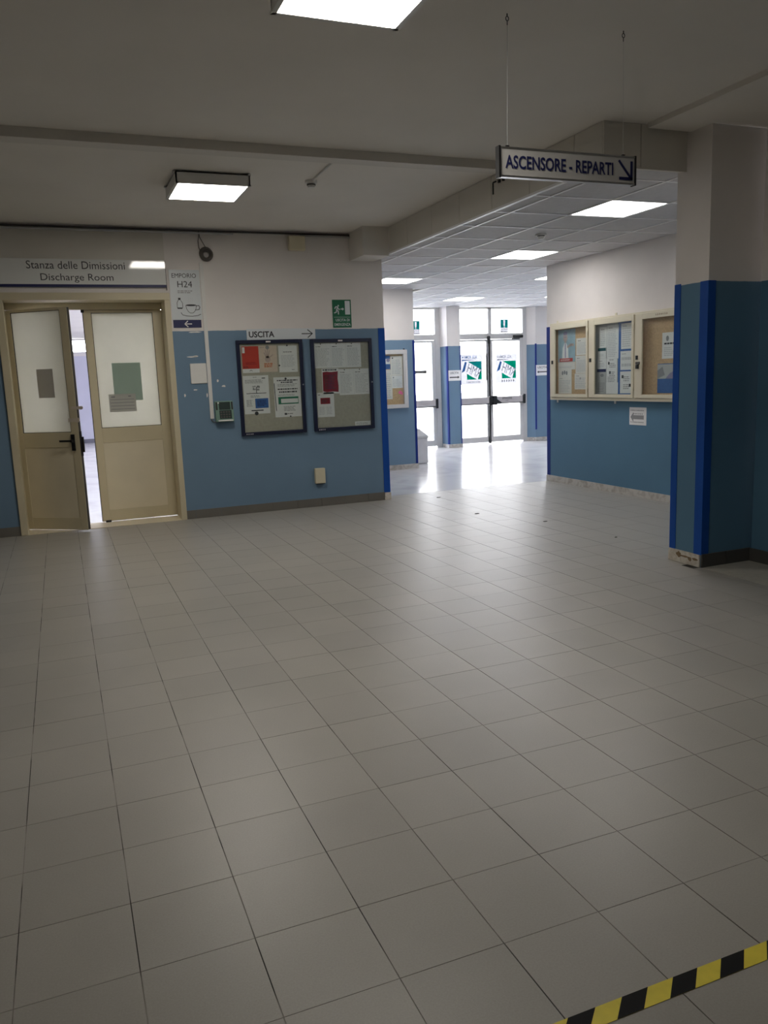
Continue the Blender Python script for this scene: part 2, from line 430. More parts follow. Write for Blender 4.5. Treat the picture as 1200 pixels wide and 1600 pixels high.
one('wall_lobby_right', B(12.0, 12.2, 9.37, YG+.25, 0, 3.0), 'wall_paint', 'right side wall of the entrance lobby', 'wall', kind='structure')
one('wall_lobby_near', B(6.42, 12.2, 9.17, 9.37, 0, 3.0), 'wall_paint', 'lobby wall behind the display case wall', 'wall', kind='structure')
colL = one('lobby_column', B(7.41, 7.71, 14.87, YG+.2, 0, 2.9), 'wall_enamel', 'white and blue column between the single and double glass doors', 'column', kind='structure')
colR = one('lobby_column', MB().prism_z([(9.46, YG+.2), (9.46, 15.19), (9.60, 15.02), (9.99, 15.02), (9.99, YG+.2)], 0, 2.9), 'wall_enamel',
           'white and blue column right of the double glass doors', 'column', kind='structure', fix=True)
# room beyond the beige doors
one('wall_room_left', B(-2.2, -2.0, 9.43, 24.2, 0, 3.0), 'wall_lilac', 'side wall of the bright room beyond the beige doors', 'wall', kind='structure')
one('wall_room_right', B(3.2, 3.4, 9.43, 24.2, 0, 3.0), 'wall_lilac', 'far side wall of the bright room beyond the beige doors', 'wall', kind='structure')
rw = MB(); rw.box(-2.2, 3.4, 24.0, 24.2, 0, 2.40); rw.box(-2.2, 3.4, 24.0, 24.2, 2.86, 3.0); rw.box(-2.2, -1.6, 24.0, 24.2, 2.40, 2.86); rw.box(2.8, 3.4, 24.0, 24.2, 2.40, 2.86)
one('wall_room_end', rw, 'wall_lilac', 'lilac end wall with a bright high window beyond the beige doors', 'wall', kind='structure')
w = thing('window_1', (.6, 24.1, 2.40), 'bright high strip window at the end of the far room', 'window', kind='structure')
fr = MB(); fr.box(-1.6, 2.8, 24.05, 24.12, 2.38, 2.52); fr.box(-1.6, 2.8, 24.05, 24.12, 2.83, 2.86)
for x in (-1.6, -.15, 1.3, 2.76): fr.box(x, x+.04, 24.05, 24.12, 2.52, 2.83)
obj('window_frame', fr, 'alu_white', w); obj('pane', B(-1.6, 2.8, 24.08, 24.086, 2.52, 2.83), 'glass_clear', w)
one('baseboard_room', B(-2.0, 3.2, 23.985, 24.0, 0, .11), 'skirting_slate', 'grey skirting at the end of the bright room', 'baseboard', kind='structure')
one('ceiling_room', B(-2.2, 3.4, 9.43, 24.2, ZS, 3.0), 'ceiling_paint', 'white ceiling of the bright room beyond the beige doors', 'ceiling', kind='structure')

# ------------------------------------------------------------------ ceilings
one('ceiling', B(-7.4, 4.9, -6.4, 9.43, ZC, 3.3), 'ceiling_paint', 'plain white plastered ceiling of the hall', 'ceiling', kind='structure')
bm_ = MB(); bm_.box(-7.2, XF, 5.86, 6.00, 3.085, ZC); bm_.box(-7.2, XF, 5.875, 6.05, 3.105, ZC)
one('ceiling_beam', bm_, 'beam_paint', 'shallow white beam crossing the hall ceiling', 'beam', kind='structure')
one('ceiling_beam_side', B(3.95, 4.85, -6.2, 4.74, 3.115, ZC+.01), 'ceiling_paint', 'shallow ceiling step running towards the viewer above the pillar', 'beam', kind='structure')
fb = MB(); fb.box(3.29, XF, 8.62, YB, 2.84, ZC)
one('ceiling_box', fb, 'beam_paint', 'short white boxed beam at the top right of the notice board wall', 'beam', kind='structure')
duct = one('duct_casing', B(XF+.012, XF+.05, 4.80, 8.62, ZS+.005, ZC), 'beam_paint', 'boxed duct with flat panels along the edge of the hall ceiling', 'duct', kind='structure')
edges = [8.62, 8.104, 7.50, 6.902, 6.303, 5.706, 5.11, 4.78]
for a, b in zip(edges, edges[1:]):
    obj('casing_panel', B(XF, XF+.014, b+.003, a-.003, ZS+.012, ZC-.004), 'duct_panel', duct)
obj('casing_panel', B(XF+.003, 3.91, 4.77, 4.79, ZS+.004, ZC-.003), 'duct_panel', duct)
obj('casing_panel', B(3.915, 4.32, 4.77, 4.79, ZS+.004, ZC-.003), 'duct_panel', duct)
obj('edge_strip', B(XF-.004, XF+.03, 4.77, 8.62, ZS-.006, ZS+.012), 'ceiling_grid', duct)
obj('edge_strip', B(XF-.004, 4.32, 4.77, 4.80, ZS-.006, ZS+.004), 'duct_panel', duct)
obj('cable_clip', B(XF-.006, XF, 6.262, 6.278, 2.99, 3.085), 'black', duct); obj('cable_clip', B(XF-.012, XF, 6.215, 6.262, 3.078, 3.088), 'black', duct)
for yy in (6.16, 6.09): obj('cable_clip', B(XF-.015, XF, yy-.012, yy+.012, 3.06, 3.085), 'black', duct)
# suspended ceiling: slab above, panels and grid below
sus = one('ceiling_suspended', B(XF+.05, 12.2, 4.80, YG+.25, ZS+.03, 3.05), 'beam_paint', 'suspended ceiling of square pale panels over passage and lobby', 'ceiling', kind='structure')
PX, PY = .60, .625
gx = [XF+.03] + [3.79+PX*i for i in range(15)]; gy = [4.80] + [5.07+PY*j for j in range(17)]
gx = [x for x in gx if x < 12]; gy = [y for y in gy if y < YG-.1] + [YG-.02]
def open_cell(x, y): return not (x > XR-.05 and y < 9.37) and not (x < 3.69 and y > YB) and not (x < 5.37 and y > 11.95)
LAMPS = {(2, 2): 'square ceiling light panel nearest the pillar above the hanging sign', (3, 6): 'square ceiling light panel in front of the display case wall',
         (2, 10): 'square ceiling light panel half hidden by the notice board wall', (6, 14): 'square ceiling light panel before the double glass doors',
         (6, 9): 'thin sliver of ceiling light panel beside the top of the display case wall', (9, 13): 'sliver of ceiling light panel above the right lobby column'}
panel_src = {}
for i in range(len(gx)-1):
    for j in range(len(gy)-1):
        cx, cy = (gx[i]+gx[i+1])/2, (gy[j]+gy[j+1])/2
        if not open_cell(cx, cy): continue
        wx, wy = gx[i+1]-gx[i]-.004, gy[j+1]-gy[j]-.004
        if (i, j) in LAMPS:
            L = thing('ceiling_light_panel', (cx, cy, ZS-.004), LAMPS[(i, j)], 'ceiling light', 'light panels in the suspended ceiling')
            obj('diffuser', B(cx-wx/2+.018, cx+wx/2-.018, cy-wy/2+.018, cy+wy/2-.018, ZS+.001, ZS+.02), 'lamp_lobby', L)
            f = MB()
            f.box(cx-wx/2, cx+wx/2, cy-wy/2, cy-wy/2+.018, ZS-.001, ZS+.02); f.box(cx-wx/2, cx+wx/2, cy+wy/2-.018, cy+wy/2, ZS-.001, ZS+.02)
            f.box(cx-wx/2, cx-wx/2+.018, cy-wy/2+.018, cy+wy/2-.018, ZS-.001, ZS+.02); f.box(cx+wx/2-.018, cx+wx/2, cy-wy/2+.018, cy+wy/2-.018, ZS-.001, ZS+.02)
            obj('frame', f, 'ceiling_grid', L); continue
        k = (round(wx, 3), round(wy, 3)); zz = ZS+.004 + random.uniform(0, .002)
        if k not in panel_src: panel_src[k] = obj('ceiling_panel', B(cx-wx/2, cx+wx/2, cy-wy/2, cy+wy/2, zz, zz+.015), 'ceiling_tile', sus)
        else: share(panel_src[k], 'ceiling_panel', (cx, cy, zz), sus)
def clip_runs(fix, vals, vertical):
    """stretches of a grid bar that lie in the open part of the ceiling"""
    runs = []; cur = None
    for a, b in zip(vals, vals[1:]):
        m = (a+b)/2
        ok = (open_cell(fix-.05, m) or open_cell(fix+.05, m)) if vertical else (open_cell(m, fix-.05) or open_cell(m, fix+.05))
        if ok: cur = [cur[0], b] if cur else [a, b]
        elif cur: runs.append(cur); cur = None
    if cur: runs.append(cur)
    return runs
for x in gx[1:]:
    for a, b in clip_runs(x, gy, True): obj('grid_bar', B(x-.012, x+.012, a, b, ZS-.003, ZS+.012), 'ceiling_grid', sus)
for y in gy[1:-1]:
    for a, b in clip_runs(y, gx, False): obj('grid_bar', B(a, b, y-.011, y+.011, ZS-.0015, ZS+.011), 'ceiling_grid', sus)

# ------------------------------------------------------------------ hall lamps
def hall_lamp(yc, label):
    x0, x1, y0, y1, zb = 1.01, 1.60, yc-.30, yc+.30, 3.05
    L = thing('ceiling_lamp', (1.305, yc, zb), label, 'ceiling lamp', 'boxed ceiling lamps of the hall')
    h = MB(); h.box(x0, x0+.012, y0, y1, zb+.004, ZC-.016); h.box(x1-.012, x1, y0, y1, zb+.004, ZC-.016)
    h.box(x0, x1, y0, y0+.012, zb+.004, ZC-.016); h.box(x0, x1, y1-.012, y1, zb+.004, ZC-.016); h.box(x0, x1, y0, y1, ZC-.02, ZC-.016)
    obj('housing', h, 'plastic_white', L)
    f = MB(); f.box(x0-.004, x0+.02, y0-.004, y1+.004, zb, zb+.008); f.box(x1-.02, x1+.004, y0-.004, y1+.004, zb, zb+.008)
    f.box(x0, x1, y0-.004, y0+.02, zb, zb+.008); f.box(x0, x1, y1-.02, y1+.004, zb, zb+.008)
    obj('frame', f, 'plastic_white', L)
    obj('diffuser', B(x0+.02, x1-.02, y0+.02, y1-.02, zb+.002, zb+.006), 'lamp_hall', L)
    for sx in (x0-.012, x1-.008):
        for sy in (y0+.02, y1-.06): obj('bracket', B(sx, sx+.02, sy, sy+.05, ZC-.016, ZC), 'metal', L)
hall_lamp(6.98, 'boxed square ceiling lamp between the beam and the notice board wall')
hall_lamp(3.34, 'large square ceiling lamp at the top edge of the picture')
for y, s in ((11.6, 'first'), (15.6, 'second'), (19.6, 'third')):  # unseen panels added to brighten the far room, kept out of the door gap
    L = thing('room_fill_light', (2.35, y, ZS-.03), s+' unseen panel added to light the room beyond the beige doors', 'ceiling light', 'added fill lights of the far room')
    obj('diffuser', B(1.75, 2.95, y-.6, y+.6, ZS-.02, ZS-.01), 'lamp_room_fill', L); obj('frame', B(1.71, 2.99, y-.64, y+.64, ZS-.012, ZS), 'plastic_white', L)

# ------------------------------------------------------------------ skirting, corner guards
bb = thing('baseboard_back', (2.4, YB, 0), 'dark grey tiled skirting below the notice boards', 'baseboard', kind='structure')
x = 1.20
for k, e in enumerate([1.31, 1.60, 1.90, 2.20, 2.50, 2.80, 3.10, 3.40, 3.615]):
    obj('skirting_tile', B(x+.0015, e-.0015, YB-.011, YB+.001, .001, .098), 'baseboard_tile', bb); x = e
x = -.50
for k in range(12):
    obj('skirting_tile', B(x-.30+.0015, x-.0015, YB-.011, YB+.001, .001, .098), 'baseboard_tile', bb); x -= .30
obj('end_tile', B(3.618, 3.70, YB-.012, YB+.06, .001, .09), 'cream_marble', bb)
br = thing('baseboard_right', (XR, 7.1, 0), 'veined marble skirting below the cream display cases', 'baseboard', kind='structure')
y = 9.37
while y > 4.9:
    a = max(y-.40, 4.87); obj('skirting_slab', B(XR-.013, XR+.001, a+.001, y-.001, .001, .082), 'skirting_marble', br); y = a
obj('skirting_slab', B(XR-.013, 6.42, 9.37, 9.383, .001, .082), 'skirting_marble', br)
b2 = thing('baseboard_lobby', (4.5, 11.95, 0), 'veined marble skirting under the small grey display case', 'baseboard', kind='structure')
for a in (3.75, 4.15, 4.55, 4.95): obj('skirting_slab', B(a+.001, a+.40-.001 if a < 4.9 else 5.38, 11.937, 11.951, .001, .082), 'skirting_marble', b2)
bc = thing('baseboard_column', (7.56, 14.87, 0), 'marble skirting around the lobby column left of the double doors', 'baseboard', kind='structure')
obj('skirting_slab', B(7.398, 7.722, 14.857, 14.871, .002, .075), 'skirting_marble', bc); obj('skirting_slab', B(7.397, 7.411, 14.872, 15.15, .002, .075), 'skirting_marble', bc)
bd = thing('baseboard_column', (9.7, 15.02, 0), 'marble skirting around the lobby column right of the double doors', 'baseboard', kind='structure')
obj('skirting_slab', B(9.59, 9.99, 15.007, 15.021, .002, .08), 'skirting_marble', bd)
obj('skirting_slab', MB().prism_z([(9.45, 15.185), (9.461, 15.193), (9.601, 15.021), (9.59, 15.012)], .002, .08), 'skirting_marble', bd, fix=True)
bp = thing('baseboard_pillar', (4.5, 4.5, 0), 'skirting of the pillar with a chipped cream marble piece', 'baseboard', kind='structure')
cm = obj('chipped_slab', B(4.306, 4.321, 4.535, 4.862, .001, .094), 'cream_marble', bp)
cm['label'] = 'cream marble piece with brown broken hollows'
PC = Plane((4.306, 0, 0), (0, -1, 0))
def blob(mb, P, cu, cv, ru, rv, n, m=0, seed=1, k=11):
    rr = random.Random(seed)
    mb.poly(P, [(cu+ru*math.cos(2*math.pi*i/k)*rr.uniform(.6, 1.15), cv+rv*math.sin(2*math.pi*i/k)*rr.uniform(.6, 1.15)) for i in range(k)], n, m)
ch = MB()
for cu, cv, ru, rv, sd in ((-4.745, .064, .030, .024, 3), (-4.69, .057, .05, .008, 5), (-4.63, .048, .026, .020, 8), (-4.575, .055, .04, .010, 4)): blob(ch, PC, cu, cv, ru, rv, .0008, 0, sd)
obj('chipping', ch, 'stone_brown', cm)
obj('skirting_tile', B(4.32, 4.55, 4.518, 4.531, .002, .10), 'baseboard_dark', bp); obj('skirting_tile', B(4.553, 4.788, 4.518, 4.531, .002, .10), 'baseboard_dark', bp)
bn = thing('baseboard_niche', (4.79, 4.0, 0), 'dark skirting of the shaded wall right of the pillar', 'baseboard', kind='structure')
y = 4.515
while y > .5: obj('skirting_tile', B(4.778, 4.791, y-.30+.0015, y-.0015, .002, .10), 'baseboard_dark', bn); y -= .30
# corner guards
def guard(name, pts, z0, z1, m, label):
    return one(name, MB().prism_z(pts, z0, z1), m, label, 'corner guard', 'blue corner guards', fix=True)
guard('corner_guard', [(3.612, YB-.004), (3.694, YB-.004), (3.694, YB+.022), (3.690, YB+.022), (3.690, YB), (3.612, YB)], .092, 2.075, 'guard_blue', 'bright blue corner guard at the right end of the notice board wall')
guard('corner_guard', [(4.316, 4.80), (4.316, 4.864), (4.38, 4.864), (4.38, 4.860), (4.320, 4.860), (4.320, 4.80)], .094, 2.082, 'guard_blue', 'bright blue guard on the far left corner of the pillar')
guard('corner_guard', [(4.316, 4.605), (4.316, 4.526), (4.385, 4.526), (4.385, 4.530), (4.320, 4.530), (4.320, 4.605)], .094, 2.076, 'guard_blue', 'bright blue guard on the near corner of the pillar')
guard('corner_guard', [(XR-.004, 9.30), (XR-.004, 9.374), (6.23, 9.374), (6.23, 9.370), (XR, 9.370), (XR, 9.30)], .082, 2.072, 'guard_navy', 'narrow navy corner guard at the far end of the display case wall')
guard('corner_guard', [(5.335, 11.946), (5.374, 11.946), (5.374, 12.0), (5.370, 12.0), (5.370, 11.95), (5.335, 11.95)], .082, 2.06, 'guard_navy', 'narrow navy corner guard beside the white bin')
guard('corner_guard', [(7.406, 14.93), (7.406, 14.866), (7.43, 14.866), (7.43, 14.870), (7.410, 14.870), (7.410, 14.93)], .075, 2.07, 'guard_navy', 'thin navy guard on the left edge of the column by the double doors')
guard('corner_guard', [(7.69, 14.866), (7.714, 14.866), (7.714, 14.93), (7.710, 14.93), (7.710, 14.870), (7.69, 14.870)], .075, 2.07, 'guard_navy', 'thin navy guard on the right edge of the column by the double doors')
guard('corner_guard', [(9.588, 15.03), (9.598, 15.016), (9.625, 15.016), (9.625, 15.020), (9.600, 15.020), (9.592, 15.032)], .25, 2.09, 'guard_navy', 'thin navy guard on the column right of the double doors')

# ------------------------------------------------------------------ beige double door
PB = Plane((0, YB, 0), (1, 0, 0))           # back wall: u = X, v = Z
door = thing('door_1', (.36, 9.3, 0), 'beige double door with frosted panes and one leaf ajar', 'door', kind='structure')
fr = MB()
fr.box(-.50, -.43, YB-.025, YB+.33, 0, 2.40); fr.box(1.15, 1.21, YB-.025, YB+.33, 0, 2.40); fr.box(-.50, 1.21, YB-.025, YB+.33, 2.40, 2.475)
fr.box(-.47, -.44, 9.36, 9.42, 0, 2.40); fr.box(-.43, 1.15, 9.36, 9.41, 2.33, 2.40); fr.box(.34, 1.15, 9.427, 9.45, 2.28, 2.42)
bevel(obj('frame', fr, 'door_beige', door), .004)
obj('threshold', B(-.43, 1.15, YB-.02, 9.43, .0, .006), 'door_panel', door)
def leaf(P, W, flip, gz=(1.052, 2.297), gu=(.077, .664)):
    z0, z1, t = .016, 2.325, .045
    lf = MB(); a, b = gu
    lf.pbox(P, 0, a, z0, z1, -t, 0); lf.pbox(P, b, W, z0, z1, -t, 0)
    lf.pbox(P, a, b, gz[1], z1, -t, 0); lf.pbox(P, a, b, .895, gz[0], -t, 0); lf.pbox(P, a, b, z0, .145, -t, 0)
    L = bevel(obj('door_leaf', lf, 'door_beige', door), .0025)
    obj('panel', MB().pbox(P, a-.002, b+.002, .143, .897, -t*.7, -.006), 'door_panel', L)
    obj('pane', MB().pbox(P, a-.002, b+.002, gz[0]-.002, gz[1]+.002, -.028, -.010), 'frosted', L)
    g = MB()
    for q in ((a-.001, a+.005, gz[0], gz[1]), (b-.005, b+.001, gz[0], gz[1])): g.pbox(P, *q, -.012, -.004)
    g.pbox(P, a, b, gz[0], gz[0]+.005, -.012, -.004); g.pbox(P, a, b, gz[1]-.005, gz[1], -.012, -.004)
    obj('gasket', g, 'black', L)
    return L
ang = math.radians(36.4)
PL = Plane((-.447, 9.38, 0), (math.cos(ang), -math.sin(ang), 0))
PRf = Plane((.328, 9.38, 0), (1, 0, 0))
LL = leaf(PL, .752, False)
LR = leaf(PRf, .822, True, (1.058, 2.298), (.081, .723))
h = MB(); h.pbox(PL, .660, .700, .86, 1.03, 0, .012); h.pdisc(PL, .680, .962, .014, .012, .045); h.pbox(PL, .545, .694, .953, .974, .036, .052); h.pdisc(PL, .68, .89, .010, .012, .018)
obj('handle', h, 'black', LL, fix=True)
h = MB(); h.pbox(PL, .752, .758, .80, 1.06, -.04, -.004); h.pbox(PL, .758, .772, .84, 1.00, -.05, -.03)
obj('lock_plate', h, 'black', LL, fix=True)
obj('edge_strip', MB().pbox(PL, .7515, .7525, 0.02, 2.32, -.04, -.004), 'rubber_grey', LL)
obj('edge_strip', MB().pbox(PRf, -.006, .0, .02, 2.335, -.042, .004), 'rubber_grey', LR)
obj('top_bolt', MB().pbox(PRf, -.02, .012, 2.30, 2.345, .0, .012), 'black', LR)
obj('floor_bolt', MB().pbox(PRf, .03, .09, .008, .03, .001, .012), 'black', LR)
for z in (.16, .82, 1.36, 2.16):
    h = MB(); h.tube([(-.438, 9.352, z), (-.438, 9.352, z+.10)], .009, 8); obj('hinge', h, 'door_beige', LL, smooth=True)
for z in (.16, 1.20, 2.16):
    h = MB(); h.tube([(1.152, 9.356, z), (1.152, 9.356, z+.10)], .009, 8); obj('hinge', h, 'door_beige', LR, smooth=True)
# sheets on the panes
s = MB(); s.pbox(PL, .313, .508, 1.415, 1.712, -.0098, -.0085)
one('paper_sheet', s, 'sheet_grey', 'blank grey sheet on the frosted pane of the open left door leaf', 'paper', 'sheets on the beige door panes')
s = MB(); s.pbox(PRf, .246, .547, 1.348, 1.76, -.0098, -.0088)
one('paper_sheet', s, 'sheet_green', 'pale green sheet on the frosted pane of the closed right leaf', 'paper', 'sheets on the beige door panes')
s = MB(); s.pbox(PRf, .183, .469, 1.228, 1.422, -.0086, -.0078)
for v in (1.255, 1.29, 1.325, 1.36): s.quad(PRf, .20, .45, v, v+.006, -.0075, 1)
s.quad(PRf, .21, .25, 1.385, 1.400, -.0075, 1); s.quad(PRf, .39, .42, 1.39, 1.402, -.0075, 1)
one('paper_sheet', s, ['sheet_grey2', 'ink_grey'], 'grey printed notice overlapping the green sheet on the door pane', 'paper', 'sheets on the beige door panes')
for k, (u, v, w_, h_, l) in enumerate(((.69, 1.285, .145, .035, 'upper torn tape scrap sticking out from the open door leaf edge'), (.64, 1.155, .14, .045, 'lower torn tape scrap wrapped on the open door leaf edge'))):
    s = MB(); s.ppoly(PL, [(u, v), (u+w_*.5, v+.004), (u+w_*.9, v-.002), (u+w_, v+h_*.45), (u+w_*.93, v+h_), (u+w_*.45, v+h_*.9), (u+.004, v+h_*.95)], .0005, .0020)
    one('tape_scrap', s, 'tape_scrap', l, 'tape', 'tape scraps on the door edge', fix=True)
# over-door panel and sign
obj('panel_over_door', B(-7.1, 1.19, YB-.006, YB+.001, 2.81, 3.10), 'duct_panel', wall_back)
sg = thing('door_sign', (.35, YB-.03, 2.53), 'white sign above the beige doors reading Stanza delle Dimissioni Discharge Room', 'sign')
PS = Plane((0, YB-.034, 0), (1, 0, 0))
obj('sign_board', MB().pbox(PS, -.49, 1.185, 2.532, 2.806, -.034, 0), 'sign_white', sg)
put_words('lettering', PS, 'Stanza delle Dimissioni', -.175, .775, 2.708, 2.786, .0006, 'ink', sg)
put_words('lettering', PS, 'Discharge Room', -.052, .652, 2.572, 2.662, .0006, 'ink', sg)
obj('blue_stripe', MB().pbox(PS, -.49, 1.185, 2.528, 2.556, 0, .0015), 'ink_navy', sg)
obj('end_cap', MB().pbox(PS, 1.185, 1.190, 2.50, 2.806, -.03, .003), 'black', sg)

# ------------------------------------------------------------------ signs on the back wall
PW = Plane((0, YB-.001, 0), (1, 0, 0))
sg = thing('shop_sign', (1.38, YB, 2.10), 'pale sign with a cup reading EMPORIO H24 above a blue left arrow', 'sign')
obj('sign_board', MB().pbox(PW, 1.222, 1.545, 2.194, 2.718, 0, .006), 'sign_pale', sg)
t = MB(); put_text(t, PW, 'EMPORIO', 1.250, 1.508, 2.634, 2.680, .0068); obj('lettering', t, 'ink', sg); t = MB(); put_text(t, PW, 'H24', 1.304, 1.460, 2.535, 2.600, .0068)
obj('lettering', t, 'ink', sg)
t = MB(); put_lines(t, PW, 1.30, 1.47, 2.470, 2.505, .0068, 2, 0, .5); obj('small_print', t, 'ink_grey', sg)
t = MB()
cup = [(1.377, 2.345), (1.382, 2.310), (1.400, 2.278), (1.42, 2.264), (1.448, 2.264), (1.468, 2.28), (1.484, 2.312), (1.488, 2.345)]
t.stroke(PW, cup, .005, .0068); t.disc(PW, 1.432, 2.346, .056, .0068, 0, 16, .010)
t.stroke(PW, [(1.486, 2.338), (1.515, 2.342), (1.526, 2.325), (1.515, 2.300), (1.478, 2.296)], .007, .0068)
t.stroke(PW, [(1.321, 2.268), (1.335, 2.245), (1.38, 2.232), (1.44, 2.229), (1.50, 2.236), (1.530, 2.250)], .006, .0068)
t.stroke(PW, [(1.300, 2.40), (1.286, 2.375), (1.285, 2.32), (1.292, 2.311), (1.332, 2.311), (1.343, 2.325), (1.343, 2.37), (1.326, 2.398)], .005, .0068)
t.quad(PW, 1.300, 1.325, 2.402, 2.424, .0068); t.quad(PW, 1.288, 1.338, 2.308, 2.322, .0068)
obj('cup_and_bottle_drawing', t, 'ink', sg)
t = MB()
for dx in (0, .02, .04): t.stroke(PW, [(1.41+dx, 2.365), (1.405+dx, 2.385), (1.415+dx, 2.40), (1.41+dx, 2.425)], .002, .0068)
obj('steam', t, 'ink_pale', sg)
obj('arrow_bar', MB().pbox(PW, 1.230, 1.530, 2.108, 2.190, 0, .004), 'ink_navy', sg)
t = MB(); t.stroke(PW, [(1.425, 2.148), (1.352, 2.148)], .010, .0048); t.stroke(PW, [(1.384, 2.178), (1.352, 2.148), (1.384, 2.118)], .010, .0048); obj('arrow', t, 'paper', sg)

sg = thing('exit_sign', (2.42, YB-.004, 1.962), 'long pale sign reading USCITA with a right arrow above the left notice board', 'sign')
obj('sign_board', MB().pbox(PW, 2.024, 2.826, 1.965, 2.084, 0, .008), 'sign_pale', sg)
t = MB(); put_text(t, PW, 'USCITA', 2.047, 2.340, 1.990, 2.058, .0088, 0, .028); obj('lettering', t, 'ink', sg); t = MB(); t.stroke(PW, [(2.665, 2.024), (2.79, 2.024)], .010, .0088); t.stroke(PW, [(2.735, 2.068), (2.79, 2.024), (2.735, 1.980)], .010, .0088)
obj('arrow', t, 'ink', sg)

def running_man(mb, P, cu, cv, s, n, m):
    mb.disc(P, cu+.22*s, cv+.52*s, .11*s, n, m)
    for pts in ([(.12, .36), (-.06, -.04)], [(.12, .36), (-.14, .38), (-.30, .16)], [(.12, .34), (.20, .08), (.38, .02)], [(-.04, -.02), (-.10, -.34), (-.38, -.44)], [(-.02, -.04), (.18, -.22), (.20, -.60)]):
        mb.stroke(P, [(cu+a*s, cv+b*s) for a, b in pts], .15*s, n, m)
sg = thing('emergency_exit_sign', (3.165, YB-.003, 2.085), 'green emergency exit sign with running figure above the right notice board', 'sign')
obj('sign_board', MB().pbox(PW, 3.050, 3.280, 2.086, 2.404, 0, .004), 'green_sign', sg)
t = MB(); running_man(t, PW, 3.105, 2.292, .085, .0048, 0); t.quad(PW, 3.205, 3.266, 2.235, 2.390, .0048)
t.quad(PW, 3.152, 3.172, 2.292, 2.304, .0048); t.poly(PW, [(3.172, 2.280), (3.192, 2.298), (3.172, 2.316)], .0048); t.quad(PW, 3.065, 3.265, 2.204, 2.207, .0048)
put_text(t, PW, 'USCITA DI', 3.085, 3.255, 2.158, 2.188, .0048, 0, .01); put_text(t, PW, 'EMERGENZA', 3.066, 3.266, 2.106, 2.138, .0048, 0, .01)
obj('pictogram', t, 'sign_pale', sg)

# paint chips on the blue dado
t = MB()
for k, (a, b, ru, rv) in enumerate(((1.663, 1.525, .012, .018), (1.725, 1.465, .026, .012), (1.413, 1.436, .022, .009), (1.292, 1.380, .010, .022), (1.40, 1.795, .06, .007), (1.535, 1.37, .010, .025), (1.46, 2.06, .07, .009), (1.44, 1.80, .03, .010))):
    blob(t, PW, a, b, ru, rv, .0004, 0, k+20)
obj('paint_chips', t, 'paper_warm', wall_back)

# ------------------------------------------------------------------ notice boards
rnd = random.Random(3)
def notice_board(x0, x1, z0, z1, label):
    cx = (x0+x1)/2; P = Plane((0, YB, 0), (1, 0, 0)); w = .040
    N = thing('notice_board', (cx, YB-.02, z0), label, 'notice board', 'dark framed notice boards on the back wall')
    f = MB(); f.pbox(P, x0, x0+w, z0, z1, 0, .045); f.pbox(P, x1-w, x1, z0, z1, 0, .045); f.pbox(P, x0+w, x1-w, z0, z0+w, 0, .045); f.pbox(P, x0+w, x1-w, z1-w, z1, 0, .045)
    bevel(obj('frame', f, 'frame_navy', N), .006, 2)
    obj('backing', MB().pbox(P, x0+w, x1-w, z0+w, z1-w, 0, .012), 'board_back', N)
    obj('pane', MB().pbox(P, x0+w, x1-w, z0+w, z1-w, .030, .034), 'glass_case', N)
    obj('latch', MB().pbox(P, cx-.045, cx+.01, z1-.030, z1-.014, .045, .048), 'paper_warm', N)
    obj('lock', MB().pdisc(P, x1-.018, (z0+z1)/2+.02, .008, .045, .052), 'metal', N, fix=True)
    t = MB(); put_text(t, P, 'BICO', x0+.05, x0+.135, z0+.010, z0+.030, .0458) if False else glyph_row(t, P, x0+.05, x0+.135, z0+.012, z0+.028, .0458, 5, 0, rnd)
    obj('maker_mark', t, 'paper', N)
    return N
notice_board(1.888, 2.655, .893, 1.962, 'left dark framed notice board with red and white sheets')
notice_board(2.752, 3.510, .893, 1.958, 'right dark framed notice board with a wide white spread')
PP = Plane((0, YB-.013, 0), (1, 0, 0))
def sheet(P, u0, u1, v0, v1, mats, label, draw=None, group='sheets in the notice boards', n0=0, tilt=0, cat='notice'):
    s = MB(); s.pbox(P, u0, u1, v0, v1, n0, n0+.0012, 0)
    if draw: draw(s, n0+.0018)
    return one('pinned_notice', s, mats, label, cat, group)
def pin(s, P, u, v, n, m, r=.010): s.disc(P, u, v, r, n, m, 10)
def d_red(s, n):
    s.quad(PP, 1.951, 2.143, 1.645, 1.894, n, 1); s.quad(PP, 1.957, 1.985, 1.82, 1.885, n+.0003, 0)
    put_lines(s, PP, 1.99, 2.12, 1.69, 1.72, n+.0003, 2, 3); put_lines(s, PP, 1.96, 2.02, 1.655, 1.675, n+.0003, 2, 2)
    s.disc(PP, 2.045, 1.862, .006, n+.0003, 2); s.stroke(PP, [(2.03, 1.62), (2.045, 1.63), (2.06, 1.62)], .005, n, 2)
sheet(PP, 1.951, 2.143, 1.600, 1.894, ['paper', 'red', 'ink', 'dark_red'], 'bright red poster at the top left of the left notice board', d_red)
def d_hand(s, n):
    c, b = 2.245, 1.745
    s.disc(PP, c, b, .032, n, 1, 12, .036)
    for a, l in ((-.55, .075), (-.25, .092), (.02, .096), (.28, .090), (1.0, .072)): s.stroke(PP, [(c+.02*math.sin(a), b+.02), (c+l*math.sin(a), b+.01+l*math.cos(a))], .013, n, 1)
    put_lines(s, PP, 2.20, 2.30, 1.655, 1.705, n, 3, 2, .7, .1); put_lines(s, PP, 2.16, 2.21, 1.872, 1.885, n, 1, 3); s.disc(PP, 2.247, 1.878, .022, n, 3)
sheet(PP, 2.146, 2.354, 1.603, 1.898, ['paper_beige', 'skin_print', 'orange', 'ink_grey'], 'beige poster with an open hand print at the top of the left notice board', d_hand)
